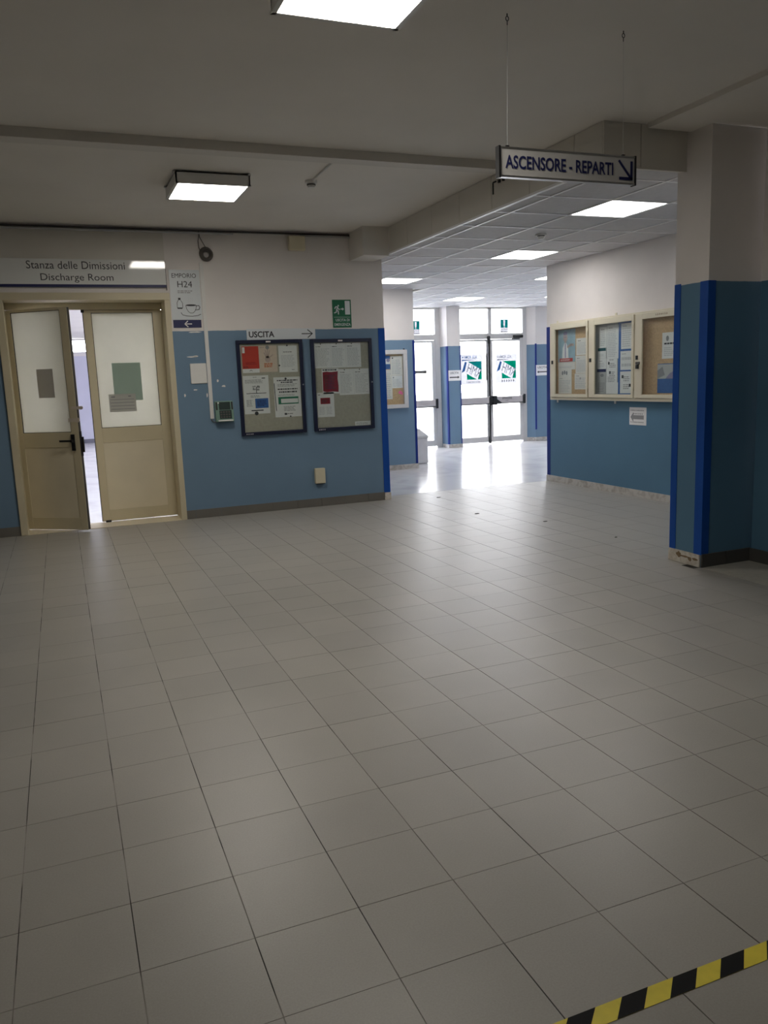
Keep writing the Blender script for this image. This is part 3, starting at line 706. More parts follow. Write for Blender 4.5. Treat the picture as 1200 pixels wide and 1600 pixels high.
def d_wh(s, n):
    put_lines(s, PP, 2.43, 2.53, 1.815, 1.830, n, 1, 1, .7, .1); put_lines(s, PP, 2.40, 2.57, 1.65, 1.79, n, 9, 2); pin(s, PP, 2.478, 1.895, n, 3); pin(s, PP, 2.376, 1.672, n, 3); put_lines(s, PP, 2.52, 2.56, 1.615, 1.63, n, 1, 1)
sheet(PP, 2.374, 2.592, 1.595, 1.893, ['paper', 'ink_grey', 'ink_pale', 'ink'], 'white typed letter at the top right of the left notice board', d_wh)
def d_tree(s, n):
    put_lines(s, PP, 2.06, 2.12, 1.545, 1.555, n, 1, 1); put_lines(s, PP, 1.965, 2.21, 1.48, 1.525, n, 4, 2); s.quad(PP, 2.16, 2.20, 1.532, 1.542, n, 1)
    rr = random.Random(5)
    for k in range(16): s.disc(PP, 2.092+rr.uniform(-.035, .035), 1.425+rr.uniform(-.022, .026), .009, n, 2, 6)
    s.stroke(PP, [(2.092, 1.41), (2.092, 1.375)], .007, n, 1); s.quad(PP, 1.975, 2.205, 1.366, 1.373, n, 1); put_lines(s, PP, 2.02, 2.14, 1.32, 1.35, n, 2, 2)
    put_lines(s, PP, 1.97, 2.04, 1.22, 1.30, n, 5, 2); s.quad(PP, 2.070, 2.222, 1.201, 1.310, n, 3); put_lines(s, PP, 2.09, 2.20, 1.22, 1.29, n+.0003, 4, 4)
    s.quad(PP, 2.02, 2.16, 1.170, 1.182, n, 1); s.disc(PP, 2.078, 1.143, .022, n, 1)
sheet(PP, 1.944, 2.238, 1.138, 1.568, ['paper', 'ink', 'ink_grey', 'blue_print', 'ink_navy'], 'white notice with a small tree and blue box, lower left sheet of left board', d_tree)
def d_green(s, n):
    put_lines(s, PP, 2.335, 2.585, 1.49, 1.515, n, 1, 1, .5, .05); put_lines(s, PP, 2.38, 2.53, 1.472, 1.488, n, 1, 1, .8, .05); put_lines(s, PP, 2.34, 2.59, 1.43, 1.465, n, 3, 2)
    put_lines(s, PP, 2.34, 2.58, 1.395, 1.412, n, 1, 1, .8, .02); put_lines(s, PP, 2.355, 2.57, 1.362, 1.380, n, 1, 1, .9, .02); put_lines(s, PP, 2.34, 2.58, 1.325, 1.345, n, 2, 2)
    s.quad(PP, 2.340, 2.580, 1.232, 1.315, n, 3); s.quad(PP, 2.372, 2.574, 1.245, 1.293, n+.0003, 0); put_lines(s, PP, 2.40, 2.55, 1.15, 1.21, n, 4, 2)
    s.stroke(PP, [(2.302, 1.47), (2.312, 1.16)], .008, n, 1); s.quad(PP, 2.405, 2.435, 1.108, 1.130, n, 1); put_lines(s, PP, 2.44, 2.52, 1.113, 1.128, n, 1, 1); pin(s, PP, 2.440, 1.522, n, 1, .013); pin(s, PP, 2.475, 1.09, n, 1, .009)
sheet(PP, 2.296, 2.611, 1.085, 1.540, ['paper', 'ink', 'ink_grey', 'green_ink'], 'white notice with a green bordered box, lower right sheet of left board', d_green)
def cols(u0, u1, v0, v1):
    def d(s, n):
        put_lines(s, PP, u0+.015, u1-.015, v0+.02, v1-.055, n, 13, 1); put_lines(s, PP, u0+.02, u0+.09, v1-.045, v1-.03, n, 1, 2); pin(s, PP, (u0+u1)/2-.02, v1-.008, n, 2, .007)
    return d
for a, b, l in ((2.800, 2.998, 'left'), (2.998, 3.188, 'middle'), (3.188, 3.376, 'right')):
    sheet(PP, a, b-.0015, 1.626, 1.909, ['paper', 'ink_pale', 'ink'], l + ' page of the white three page spread in the right notice board', cols(a, b, 1.626, 1.909))
def d_dr(s, n):
    s.poly(PP, [(2.885, 1.36), (2.93, 1.345), (3.0, 1.352), (3.075, 1.345), (3.078, 1.42), (3.07, 1.5), (3.076, 1.585), (2.99, 1.578), (2.93, 1.585), (2.888, 1.578)], n, 1); put_lines(s, PP, 2.91, 3.05, 1.38, 1.55, n+.0003, 9, 2)
    put_lines(s, PP, 2.89, 3.07, 1.594, 1.612, n, 1, 2, .9, .05)
sheet(PP, 2.879, 3.086, 1.326, 1.618, ['paper', 'dark_red', 'ink'], 'dark red poster in the middle of the right notice board', d_dr)
for a, b, l in ((3.087, 3.272, 'left'), (3.272, 3.468, 'right')):
    sheet(PP, a, b-.0015, 1.305, 1.607, ['paper', 'ink_pale', 'ink'], l + ' page of the two white pages right of the dark red poster', cols(a, b, 1.305, 1.607))
def d_low(s, n):
    s.quad(PP, 2.846, 2.965, 1.210, 1.282, n, 1); put_lines(s, PP, 2.86, 2.95, 1.225, 1.265, n+.0003, 3, 3); put_lines(s, PP, 2.825, 2.90, 1.085, 1.18, n, 7, 2); put_lines(s, PP, 2.915, 2.99, 1.085, 1.18, n, 7, 2); put_lines(s, PP, 2.82, 2.86, 1.31, 1.325, n, 1, 3); pin(s, PP, 2.895, 1.335, n, 3, .008)
sheet(PP, 2.803, 3.014, 1.056, 1.344, ['paper', 'dark_red', 'ink_pale', 'ink'], 'white sheet with a small dark red picture, lowest in the right notice board', d_low)
sheet(PP, 3.266, 3.464, .937, .984, ['paper', 'ink_grey'], 'narrow white label in the bottom right corner of the right notice board', lambda s, n: put_lines(s, PP, 3.28, 3.45, .945, .972, n, 2, 1))

# ------------------------------------------------------------------ back wall fittings
one('cable_duct', MB().pbox(PB, 1.552, 1.592, 1.11, 2.80, 0, .018), 'plastic_white', 'white vertical cable duct running down to the green terminal', 'cable duct')
bevel(one('cover_plate', MB().pbox(PB, 1.369, 1.548, 1.502, 1.723, 0, .016), 'plastic_white', 'blank white square cover plate on the blue wall beside the cable duct', 'wall plate'), .008, 3)
ph = thing('badge_terminal', (1.705, YB-.04, 1.06), 'green grey wall terminal with dark screen and keypad beside the cable duct', 'terminal')
PT = Plane((0, YB, 0), (1, 0, 0))
body = MB(); body.add([PT.p(1.604, 1.07, 0), PT.p(1.806, 1.07, 0), PT.p(1.806, 1.30, 0), PT.p(1.604, 1.30, 0), PT.p(1.604, 1.07, .085), PT.p(1.806, 1.07, .085), PT.p(1.806, 1.30, .05), PT.p(1.604, 1.30, .05)],
         [(0, 3, 2, 1), (4, 5, 6, 7), (0, 1, 5, 4), (2, 3, 7, 6), (0, 4, 7, 3), (1, 2, 6, 5)])
bevel(obj('body', body, 'phone_green', ph), .008, 3)
PH = Plane((0, YB-.0855-.0, 1.07), (1, 0, 0), (0, .035, .23)); k_ = 1.0
obj('screen', MB().pbox(PH, 1.645, 1.772, .135, .222, -.002, .003), 'phone_dark', ph); obj('keypad_field', MB().pbox(PH, 1.645, 1.780, .035, .130, -.002, .003), 'phone_dark', ph)
kp = MB()
for i in range(4):
    for j in range(3): kp.pbox(PH, 1.655+.03*i, 1.675+.03*i, .045+.028*j, .063+.028*j, .003, .006)
obj('keys', kp, 'rubber_grey', ph)
obj('side_grip', MB().pbox(PH, 1.612, 1.630, .135, .222, -.001, .004), 'black', ph); obj('side_grip', MB().pbox(PH, 1.782, 1.800, .135, .222, -.001, .004), 'black', ph)
obj('card_slot', MB().pbox(PH, 1.625, 1.79, .008, .022, -.002, .010), 'plastic_white', ph)
obj('status_light', MB().pbox(PH, 1.634, 1.648, .205, .222, .003, .006), 'paper', ph)
one('terminal_cable', MB().tube([(1.56, YB-.01, 1.112), (1.565, YB-.015, 1.09), (1.585, YB-.02, 1.073), (1.615, YB-.02, 1.072)], .005, 6), 'cable', 'short dark cable from the cable duct to the terminal', 'cable', smooth=True)
sk = thing('socket_box', (2.79, YB-.02, .278), 'small cream socket box low on the blue wall', 'socket box')
bevel(obj('body', MB().pbox(PB, 2.725, 2.850, .28, .460, 0, .05), 'cream', sk), .006, 2); obj('bottom_vent', MB().pbox(PB, 2.735, 2.842, .272, .281, .004, .044), 'black', sk)
jb = thing('junction_box', (2.65, YB-.02, 2.937), 'cream junction box under the ceiling pipes', 'junction box')
bevel(obj('body', MB().pbox(PB, 2.558, 2.748, 2.94, 3.095, 0, .06), 'cream', jb), .006, 2); obj('lid', MB().pbox(PB, 2.566, 2.740, 2.948, 3.087, .06, .066), 'cream', jb)
one('conduit_pipe', MB().tube([(-7.1, YB-.022, 3.128), (3.47, YB-.022, 3.124)], .011, 8), 'rubber_grey', 'long dark conduit along the top of the back wall', 'pipe', 'conduits under the ceiling', smooth=True)
one('conduit_pipe', MB().tube([(-7.1, YB-.028, 3.105), (1.94, YB-.028, 3.098)], .009, 8), 'paper_grey', 'grey conduit under the dark one ending left of the junction box', 'pipe', 'conduits under the ceiling', smooth=True)
one('conduit_pipe', MB().tube([(2.70, YB-.03, 3.10), (3.47, YB-.03, 3.094)], .009, 8), 'paper_grey', 'short grey conduit between junction box and boxed beam', 'pipe', 'conduits under the ceiling', smooth=True)
one('pipe_clamp', MB().pbox(PB, 3.455, 3.480, 3.085, 3.14, 0, .05), 'black', 'black clamp at the right end of the conduits', 'clamp')
# coil of cable
co = thing('cable_coil', (1.636, YB-.02, 2.80), 'coiled grey cable hanging from a hook below the ceiling pipes', 'cable coil')
t = MB(); rr = random.Random(11)
for k in range(11):
    cx, cz, r = 1.636+rr.uniform(-.008, .008), 2.878+rr.uniform(-.008, .008), .054+rr.uniform(-.016, .014)
    t.tube([(cx+r*math.cos(a), YB-.010-.004*k, cz+r*math.sin(a)) for a in [2*math.pi*i/22 for i in range(22)]], .0062, 6, 0, True)
obj('coil', t, 'cable', co, smooth=True)
t = MB(); t.tube([(1.570, YB-.015, 3.07), (1.556, YB-.02, 3.02), (1.558, YB-.03, 2.95), (1.575, YB-.03, 2.905)], .004, 6); t.tube([(1.572, YB-.015, 3.07), (1.60, YB-.025, 3.01), (1.63, YB-.045, 2.945), (1.634, YB-.05, 2.92)], .004, 6)
obj('loose_end', t, 'cable', co, smooth=True)
obj('hook', MB().tube([(1.571, YB, 3.115), (1.571, YB-.02, 3.11), (1.571, YB-.024, 3.075), (1.571, YB-.012, 3.065)], .006, 6), 'rubber_grey', co, smooth=True)

# ------------------------------------------------------------------ detectors
Zd = Plane((0, 0, 0), (1, 0, 0), (0, -1, 0))      # looks down
d = thing('smoke_detector', (2.15, 6.80, 3.09), 'small smoke detector on the hall ceiling right of the boxed lamp', 'smoke detector')
PD = Plane((2.15, 6.80, ZC), (1, 0, 0), (0, -1, 0))
obj('base', MB().pdisc(PD, 0, 0, .052, 0, .022), 'plastic_white', d, smooth=False); obj('head', MB().pdisc(PD, 0, 0, .036, .022, .055, 0, 14, .028), 'plastic_white', d); obj('vent', MB().pdisc(PD, 0, 0, .037, .030, .040), 'rubber_grey', d)
obj('conduit', MB().tube([(2.15, 6.76, ZC-.010), (2.13, 6.06, ZC-.010)], .009, 8), 'plastic_white', d, smooth=True)
d = thing('smoke_detector', (4.70, 7.24, 2.80), 'smoke detector hanging from the suspended ceiling near two light panels', 'smoke detector')
PD = Plane((4.70, 7.24, ZS+.004), (1, 0, 0), (0, -1, 0))
obj('base', MB().pdisc(PD, 0, 0, .055, 0, .016), 'plastic_white', d); obj('head', MB().pdisc(PD, 0, 0, .042, .024, .050, 0, 14, .030), 'plastic_white', d); obj('vent', MB().pdisc(PD, 0, 0, .040, .016, .024), 'black', d)

# ------------------------------------------------------------------ hanging sign
YH = 3.55
hs = thing('hanging_sign', (2.465, YH, 2.42), 'grey hanging sign on wires reading ASCENSORE - REPARTI with an arrow', 'sign')
PHS = Plane((0, YH-.014, 0), (1, 0, 0))
bevel(obj('sign_board', B(2.072, 2.862, YH-.013, YH+.013, 2.423, 2.552), 'sign_silver', hs), .002)
obj('bottom_rail', B(2.072, 2.862, YH-.015, YH+.015, 2.418, 2.427), 'metal', hs); obj('top_rail', B(2.072, 2.862, YH-.015, YH+.015, 2.549, 2.557), 'metal', hs)
obj('end_cap', B(2.062, 2.072, YH-.017, YH+.017, 2.415, 2.56), 'black', hs); obj('end_cap', B(2.862, 2.871, YH-.017, YH+.017, 2.415, 2.56), 'black', hs)
put_words('lettering', PHS, 'ASCENSORE - REPARTI', 2.098, 2.728, 2.458, 2.520, .0006, 'ink_navy', hs, .022); t = MB()
t.stroke(PHS, [(2.765, 2.530), (2.836, 2.452)], .013, .0006); t.stroke(PHS, [(2.842, 2.527), (2.842, 2.447), (2.770, 2.447)], .015, .0006); obj('arrow', t, 'ink_navy', hs)
for x, xt in ((2.118, 2.126), (2.800, 2.794)):
    obj('wire', MB().tube([(x, YH, 2.556), (xt, YH, ZC-.05)], .0007, 5), 'wire', hs)
    obj('wire_clip', B(x-.008, x+.008, YH-.006, YH+.006, 2.556, 2.566), 'black', hs)
    h = MB(); h.tube([(xt, YH, ZC), (xt, YH, ZC-.012)], .003, 6); h.tube([(xt+.008*math.cos(a), YH, ZC-.022+.010*math.sin(a)) for a in [2*math.pi*i/10 for i in range(10)]], .0022, 5, 0, True); h.tube([(xt, YH, ZC-.032), (xt, YH, ZC-.05)], .0022, 5)
    obj('ceiling_hook', h, 'black', hs)

# ------------------------------------------------------------------ display case on the right wall
PR = Plane((XR, 0, 0), (0, -1, 0))            # u = -Y
case = thing('display_case', (XR-.035, 7.9, 1.115), 'cream three door display case with glass on the right wall', 'display case')
b = MB(); b.pbox(PR, -9.20, -6.60, 1.112, 1.145, 0, .068); b.pbox(PR, -9.20, -6.60, 2.075, 2.102, 0, .068); b.pbox(PR, -9.20, -9.165, 1.145, 2.075, 0, .068); b.pbox(PR, -6.635, -6.60, 1.145, 2.075, 0, .068)
for u in (-8.36, -7.505): b.pbox(PR, u, u+.02, 1.145, 2.075, 0, .066)
b.pbox(PR, -9.165, -6.635, 1.145, 2.075, 0, .006)
bevel(obj('body', b, 'case_cream', case), .003)
for a, e, m in ((-9.16, -8.36, 'cork'), (-8.34, -7.505, 'paper_grey'), (-7.485, -6.64, 'cork')):
    obj('backing', MB().pbox(PR, a, e, 1.15, 2.07, .006, .012), m, case)
def case_door(u0, u1, g0, g1, locks):
    f = MB(); z0, z1, q0, q1 = 1.15, 2.082, 1.190, 2.018
    f.pbox(PR, u0, g0, z0, z1, .062, .082); f.pbox(PR, g1, u1, z0, z1, .062, .082); f.pbox(PR, g0, g1, z0, q0, .062, .082); f.pbox(PR, g0, g1, q1, z1, .062, .082)
    D = bevel(obj('door', f, 'case_cream', case), .003)
    obj('pane', MB().pbox(PR, g0, g1, q0, q1, .066, .070), 'glass_case', D)
    for z in (1.23, 1.915):
        h = MB(); h.tube([PR.p(u1+.006, z, .084), PR.p(u1+.006, z+.075, .084)], .008, 8); obj('hinge', h, 'case_cream', D, smooth=True)
    h = MB(); h.pbox(PR, u0+.022, u0+.052, 1.58, 1.625, .082, .092); obj('lock', h, 'black', D)
    return D
case_door(-9.155, -8.362, -9.071, -8.398, 1); case_door(-8.336, -7.505, -8.224, -7.543, 1); D3 = case_door(-7.478, -6.645, -7.363, -6.70, 1)
obj('padlock_hasp', MB().pbox(PR, -7.452, -7.39, 1.525, 1.555, .082, .094), 'rubber_grey', D3); obj('padlock', MB().pbox(PR, -7.44, -7.405, 1.478, 1.522, .084, .104), 'black', D3)
t = MB(); glyph_row(t, PR, -7.146, -6.95, 2.040, 2.060, .0828, 7, 0, rnd); obj('stencilled_letters', t, 'stone_brown', D3)
for u in (-9.13, -7.93): obj('mounting_lug', MB().pbox(PR, u, u+.03, 2.10, 2.135, 0, .008), 'case_cream', case); obj('mounting_lug', MB().pbox(PR, u, u+.03, 1.075, 1.113, 0, .008), 'plastic_white', case)
PQ = Plane((XR-.0125, 0, 0), (0, -1, 0))
GR = 'sheets in the cream display case'
def rsheet(y0, y1, z0, z1, mats, label, draw=None, n0=0): return sheet(PQ, -y0, -y1, z0, z1, mats, label, draw, GR, n0)
def plain(u0, u1, v0, v1, rows=8, m=1, head=True):
    def d(s, n):
        put_lines(s, PQ, u0+.02, u1-.02, v0+.02, v1-.05, n, rows, m)
        if head: put_lines(s, PQ, u0+.03, u0+.10, v1-.04, v1-.025, n, 1, 2)
    return d
def d_poster(s, n):
    s.quad(PQ, -9.052, -8.764, 1.604, 1.646, n, 1); put_lines(s, PQ, -9.03, -8.79, 1.612, 1.638, n+.0003, 2, 3)
    s.disc(PQ, -8.925, 1.91, .046, n, 2, 14, .062); s.quad(PQ, -8.94, -8.91, 1.83, 1.87, n, 2)
    s.poly(PQ, [(-9.00, 1.646), (-8.985, 1.78), (-8.945, 1.84), (-8.905, 1.84), (-8.865, 1.78), (-8.855, 1.646)], n+.0002, 3)
    s.stroke(PQ, [(-8.875, 1.79), (-8.80, 1.815), (-8.75, 1.81)], .03, n+.0003, 2); s.stroke(PQ, [(-8.925, 1.83), (-8.925, 1.66)], .018, n+.0004, 5)
    s.disc(PQ, -8.925, 1.962, .047, n+.0003, 5, 12, .024); s.stroke(PQ, [(-8.945, 1.915), (-8.905, 1.915)], .01, n+.0004, 5)
rsheet(9.087, 8.708, 1.600, 2.012, ['sky_print', 'red', 'skin_print', 'paper', 'paper_grey', 'violet_print'], 'pale blue poster of a person above a red strip in the display case', d_poster)
rsheet(8.687, 8.436, 1.675, 1.885, ['paper_warm', 'ink_pale', 'ink'], 'uppermost white sheet right of the blue poster in the display case', plain(-8.687, -8.436, 1.675, 1.885))
rsheet(8.702, 8.431, 1.448, 1.668, ['paper_warm', 'ink_pale', 'ink'], 'middle white sheet in the right column of the left case door', plain(-8.702, -8.431, 1.448, 1.668))
def d_w3(s, n): plain(-8.72, -8.445, 1.247, 1.447, 6)(s, n); s.disc(PQ, -8.60, 1.385, .013, n, 2)
rsheet(8.721, 8.445, 1.247, 1.446, ['paper_warm', 'ink_pale', 'ink_grey'], 'lowest white sheet in the right column of the left case door', d_w3, .0014)
rsheet(9.087, 8.712, 1.500, 1.596, ['paper_warm', 'ink_pale', 'ink'], 'white strip sheet directly under the blue poster in the display case', plain(-9.087, -8.712, 1.500, 1.596, 2, 1, False))
def d_w5(s, n):
    for k in range(3): s.disc(PQ, -8.985+.045*k, 1.458+.008*(k % 2), .02, n, 2, 10, .028)
    plain(-9.081, -8.787, 1.19, 1.42, 8)(s, n)
rsheet(9.081, 8.787, 1.192, 1.502, ['paper_warm', 'ink_pale', 'ink_grey'], 'curled white sheet at the bottom left of the display case', d_w5, .0016)
rsheet(7.862, 7.572, 1.155, 2.065, ['blue_print'], 'long blue backing sheet behind the right column of the middle case door', None, -.0003)
rsheet(8.214, 8.073, 1.742, 1.990, ['paper', 'ink_pale', 'ink_grey'], 'narrow white sheet at the top left of the middle case door', plain(-8.214, -8.073, 1.742, 1.99))
rsheet(8.066, 7.853, 1.607, 1.999, ['paper', 'ink_pale', 'ink_grey'], 'tall white sheet at the top centre of the middle case door', plain(-8.066, -7.853, 1.607, 1.999, 16))
def d_p3(s, n): s.quad(PQ, -8.241, -8.089, 1.705, 1.741, n, 2); plain(-8.241, -8.089, 1.62, 1.72, 4, 1, False)(s, n)
rsheet(8.241, 8.089, 1.620, 1.741, ['paper', 'ink_pale', 'teal_dark'], 'white sheet with a dark green header band in the middle case door', d_p3)
rsheet(8.244, 8.080, 1.491, 1.618, ['paper', 'ink_pale', 'ink_grey'], 'blank looking white sheet above the navy header sheet', plain(-8.244, -8.08, 1.491, 1.618, 3))
def d_p5(s, n): s.quad(PQ, -8.257, -8.085, 1.455, 1.490, n, 2); s.disc(PQ, -8.16, 1.415, .035, n, 1, 12, .02); plain(-8.257, -8.085, 1.195, 1.38, 6, 1, False)(s, n)
rsheet(8.257, 8.085, 1.194, 1.490, ['paper_grey', 'ink_grey', 'ink_navy'], 'sheet with a navy header band at the bottom of the middle case door', d_p5)
def d_p6(s, n):
    put_lines(s, PQ, -8.02, -7.92, 1.588, 1.602, n, 1, 2)
    for k in range(2): s.quad(PQ, -8.045+.02*k, -8.015+.02*k, 1.54-.11*k, 1.572-.11*k, n, 2); put_lines(s, PQ, -8.02, -7.90, 1.50-.1*k, 1.56-.1*k, n, 3, 1)
    put_lines(s, PQ, -8.05, -7.90, 1.33, 1.40, n, 4, 1)
rsheet(8.072, 7.878, 1.315, 1.606, ['paper', 'ink_grey', 'ink'], 'white diagram sheet in the centre of the middle case door', d_p6)
rsheet(8.077, 7.855, 1.194, 1.328, ['paper', 'ink_pale', 'ink'], 'blank white sheet at the bottom centre of the middle case door', None, .0014)
rsheet(7.807, 7.585, 1.711, 2.003, ['paper', 'ink_pale', 'ink_grey'], 'upper right white sheet on blue in the middle case door', plain(-7.807, -7.585, 1.711, 2.003, 9))
rsheet(7.816, 7.590, 1.470, 1.687, ['paper', 'ink_pale', 'ink_grey'], 'middle right white sheet on blue in the middle case door', plain(-7.816, -7.59, 1.47, 1.687, 2))
def d_p10(s, n):
    for k in range(2): s.quad(PQ, -7.79+.13*k, -7.755+.13*k, 1.375-.10*k, 1.41-.10*k, n, 2); put_lines(s, PQ, -7.76+.0*k, -7.64, 1.335-.09*k, 1.40-.09*k, n, 3, 1)
rsheet(7.819, 7.598, 1.200, 1.453, ['paper', 'ink_grey', 'ink'], 'lower right white diagram sheet on blue in the middle case door', d_p10)
def d_p11(s, n): s.disc(PQ, -7.03, 1.79, .022, n, 1, 10, .03); put_lines(s, PQ, -7.08, -6.93, 1.725, 1.745, n, 1, 2, .9, .05); put_lines(s, PQ, -7.08, -6.93, 1.60, 1.70, n, 5, 3)
rsheet(7.112, 6.90, 1.575, 1.853, ['paper', 'ink_grey', 'ink', 'ink_pale'], 'white crested notice in the right case door beside the pillar', d_p11)
def d_p12(s, n): s.quad(PQ, -7.178, -6.85, 1.36, 1.516, n, 1); s.poly(PQ, [(-7.05, 1.36), (-6.98, 1.42), (-6.85, 1.47), (-6.85, 1.36)], n+.0003, 2); s.poly(PQ, [(-7.178, 1.45), (-7.10, 1.49), (-7.06, 1.40), (-7.178, 1.36)], n+.0003, 3)
rsheet(7.178, 6.85, 1.205, 1.523, ['blue_print', 'paper_grey', 'violet_print', 'ink_grey'], 'blue photo poster at the bottom of the right case door', d_p12)
# arrow notice under the case
PA = Plane((XR-.0005, 0, 0), (0, -1, 0))
s = MB(); s.pbox(PA, -7.656, -7.364, .836, 1.040, 0, .002, 0); rg = random.Random(4)
glyph_row(s, PA, -7.635, -7.40, .998, 1.012, .0026, 9, 1, rg); glyph_row(s, PA, -7.585, -7.415, .958, .972, .0026, 6, 1, rg); glyph_row(s, PA, -7.635, -7.40, .862, .876, .0026, 9, 1, rg)
s.poly(PA, [(-7.636, .927), (-7.585, .984), (-7.585, .950), (-7.405, .950), (-7.405, .903), (-7.585, .903), (-7.585, .870)], .0026, 2)
one('arrow_notice', s, ['paper', 'ink', 'ink_grey'], 'white paper with a grey left arrow under the cream display case', 'notice')

# ------------------------------------------------------------------ lobby wall: small display case
P2 = Plane((0, 11.95, 0), (1, 0, 0))
c2 = thing('display_case', (4.8, 11.93, 1.0), 'grey aluminium display case with cork back on the lobby wall', 'display case')
f = MB(); f.pbox(P2, 4.30, 5.22, .998, 1.06, 0, .05); f.pbox(P2, 4.30, 5.22, 1.85, 1.918, 0, .05); f.pbox(P2, 4.30, 4.36, 1.06, 1.85, 0, .05); f.pbox(P2, 5.15, 5.22, 1.06, 1.85, 0, .05)
bevel(obj('frame', f, 'alu', c2), .004)
obj('backing', MB().pbox(P2, 4.36, 5.15, 1.06, 1.85, 0, .010), 'cork', c2); obj('pane', MB().pbox(P2, 4.36, 5.15, 1.06, 1.85, .03, .034), 'glass_case', c2)
h = MB(); h.pbox(P2, 5.19, 5.205, 1.20, 1.75, .05, .056); obj('hinge_rail', h, 'alu_white', c2)
obj('top_lock', MB().pbox(P2, 5.165, 5.185, 1.918, 1.935, .01, .03), 'black', c2)
P3 = Plane((0, 11.939, 0), (1, 0, 0)); G2 = 'sheets in the small lobby case'
def dd(u0, u1, v0, v1, rows):
    def d(s, n): put_lines(s, P3, u0+.02, u1-.02, v0+.02, v1-.05, n, rows, 1); s.disc(P3, u0+.035, v1-.03, .012, n, 2, 8)
    return d
sheet(P3, 4.941, 5.143, 1.516, 1.82, ['paper_warm', 'ink_pale', 'ink'], 'white sheet with a dark pin at the upper right of the lobby case', dd(4.941, 5.143, 1.516, 1.82, 9), G2, .0014)
sheet(P3, 4.80, 4.957, 1.146, 1.611, ['paper_warm', 'ink_pale', 'ink'], 'long white sheet at the lower left of the lobby case', dd(4.80, 4.957, 1.146, 1.611, 12), G2, .0028)
sheet(P3, 4.947, 5.141, 1.318, 1.514, ['paper', 'ink_pale', 'ink_grey'], 'white sheet above bare cork in the lobby case', dd(4.947, 5.141, 1.318, 1.514, 6), G2)
sheet(P3, 4.76, 4.935, 1.62, 1.83, ['blue_print', 'paper', 'violet_print'], 'small blue and white picture at the edge of the lobby case', lambda s, n: (s.quad(P3, 4.76, 4.935, 1.70, 1.78, n, 1), s.disc(P3, 4.90, 1.76, .03, n+.0003, 2)), G2)
s = MB(); s.poly(P3, [(5.055, 1.235), (5.08, 1.272), (5.11, 1.27), (5.138, 1.235), (5.13, 1.205), (5.07, 1.205)], .002)
s = MB(); s.ppoly(P3, [(5.055, 1.235), (5.13, 1.205), (5.138, 1.235), (5.11, 1.27), (5.08, 1.272)], 0, .003); one('sticky_note', s, 'pink', 'bright pink scrap of paper on the cork of the lobby case', 'note', fix=True)
# bin
bn_ = thing('waste_bin', (5.63, 12.72, 0), 'white waste bin with sloping lid beside the lobby wall corner', 'waste bin')
tb = MB(); tb.prism_z([(5.43, 12.53), (5.83, 12.53), (5.83, 12.92), (5.43, 12.92)], .004, .44); bevel(obj('body', tb, 'bin_white', bn_), .01)
t = MB(); a = [(5.42, 12.52, .44), (5.84, 12.52, .44), (5.84, 12.93, .44), (5.42, 12.93, .44), (5.42, 12.52, .475), (5.84, 12.52, .475), (5.84, 12.93, .475), (5.42, 12.93, .475), (5.54, 12.64, .60), (5.72, 12.64, .60), (5.72, 12.81, .60), (5.54, 12.81, .60)]
t.add(a, [(0, 3, 2, 1), (0, 1, 5, 4), (1, 2, 6, 5), (2, 3, 7, 6), (3, 0, 4, 7), (4, 5, 9, 8), (5, 6, 10, 9), (6, 7, 11, 10), (7, 4, 8, 11), (8, 9, 10, 11)]); bevel(obj('lid', t, 'bin_white', bn_), .008)
obj('lid_seam', B(5.428, 5.832, 12.528, 12.922, .428, .436), 'paper_grey', bn_)

# ------------------------------------------------------------------ glazed front
PG = Plane((0, YG-.03, 0), (1, 0, 0))
def fbox(mb, u0, u1, v0, v1, d0=-.06, d1=0): mb.pbox(PG, u0, u1, v0, v1, d0, d1)
def glass_leaf(parent, u0, u1, bar, sw=.075):
    f = MB(); z0, z1 = .035, 2.205
    fbox(f, u0, u0+sw, z0, z1, -.05, .0); fbox(f, u1-sw, u1, z0, z1, -.05, .0); fbox(f, u0+sw, u1-sw, z0, .155, -.05, 0); fbox(f, u0+sw, u1-sw, 2.165, z1, -.05, 0); fbox(f, u0+sw, u1-sw, .87, .98, -.05, 0)
    L = bevel(obj('door_leaf', f, 'alu', parent), .003)
    obj('pane', MB().pbox(PG, u0+sw, u1-sw, .155, .87, -.028, -.022), 'glass_clear', L); obj('pane', MB().pbox(PG, u0+sw, u1-sw, .98, 2.165, -.028, -.022), 'glass_clear', L)
    b = MB(); fbox(b, u0+.03, u1-.03, .862, 1.0, .03, .085); bevel(obj('push_bar', b, 'push_bar', L), .02, 3)
    b = MB(); fbox(b, u0+.03, u1-.03, .848, .866, .028, .082); obj('bar_underside', b, 'rubber_grey', L)
    return L
# single door, left
e1 = thing('door_2', (6.4, YG, 0), 'single glass door with push bar left of the lobby column', 'door', kind='structure')
f = MB(); fbox(f, 7.29, 7.40, 0, ZS); fbox(f, 6.25, 6.37, 0, ZS); fbox(f, 5.37, 5.43, 0, ZS); fbox(f, 5.43, 7.29, 2.21, 2.325); fbox(f, 5.43, 7.29, 2.83, ZS); fbox(f, 5.43, 6.25, 0, .10); bevel(obj('frame', f, 'alu', e1), .003)
obj('pane', MB().pbox(PG, 5.43, 6.25, .10, 2.21, -.03, -.024), 'glass_clear', e1); obj('pane', MB().pbox(PG, 5.43, 7.29, 2.325, 2.83, -.03, -.024), 'glass_clear', e1)
l1 = glass_leaf(e1, 6.375, 7.285, True)
b = MB(); fbox(b, 7.225, 7.285, .82, 1.02, .03, .10); bevel(obj('bar_end', b, 'black', l1), .012, 2)
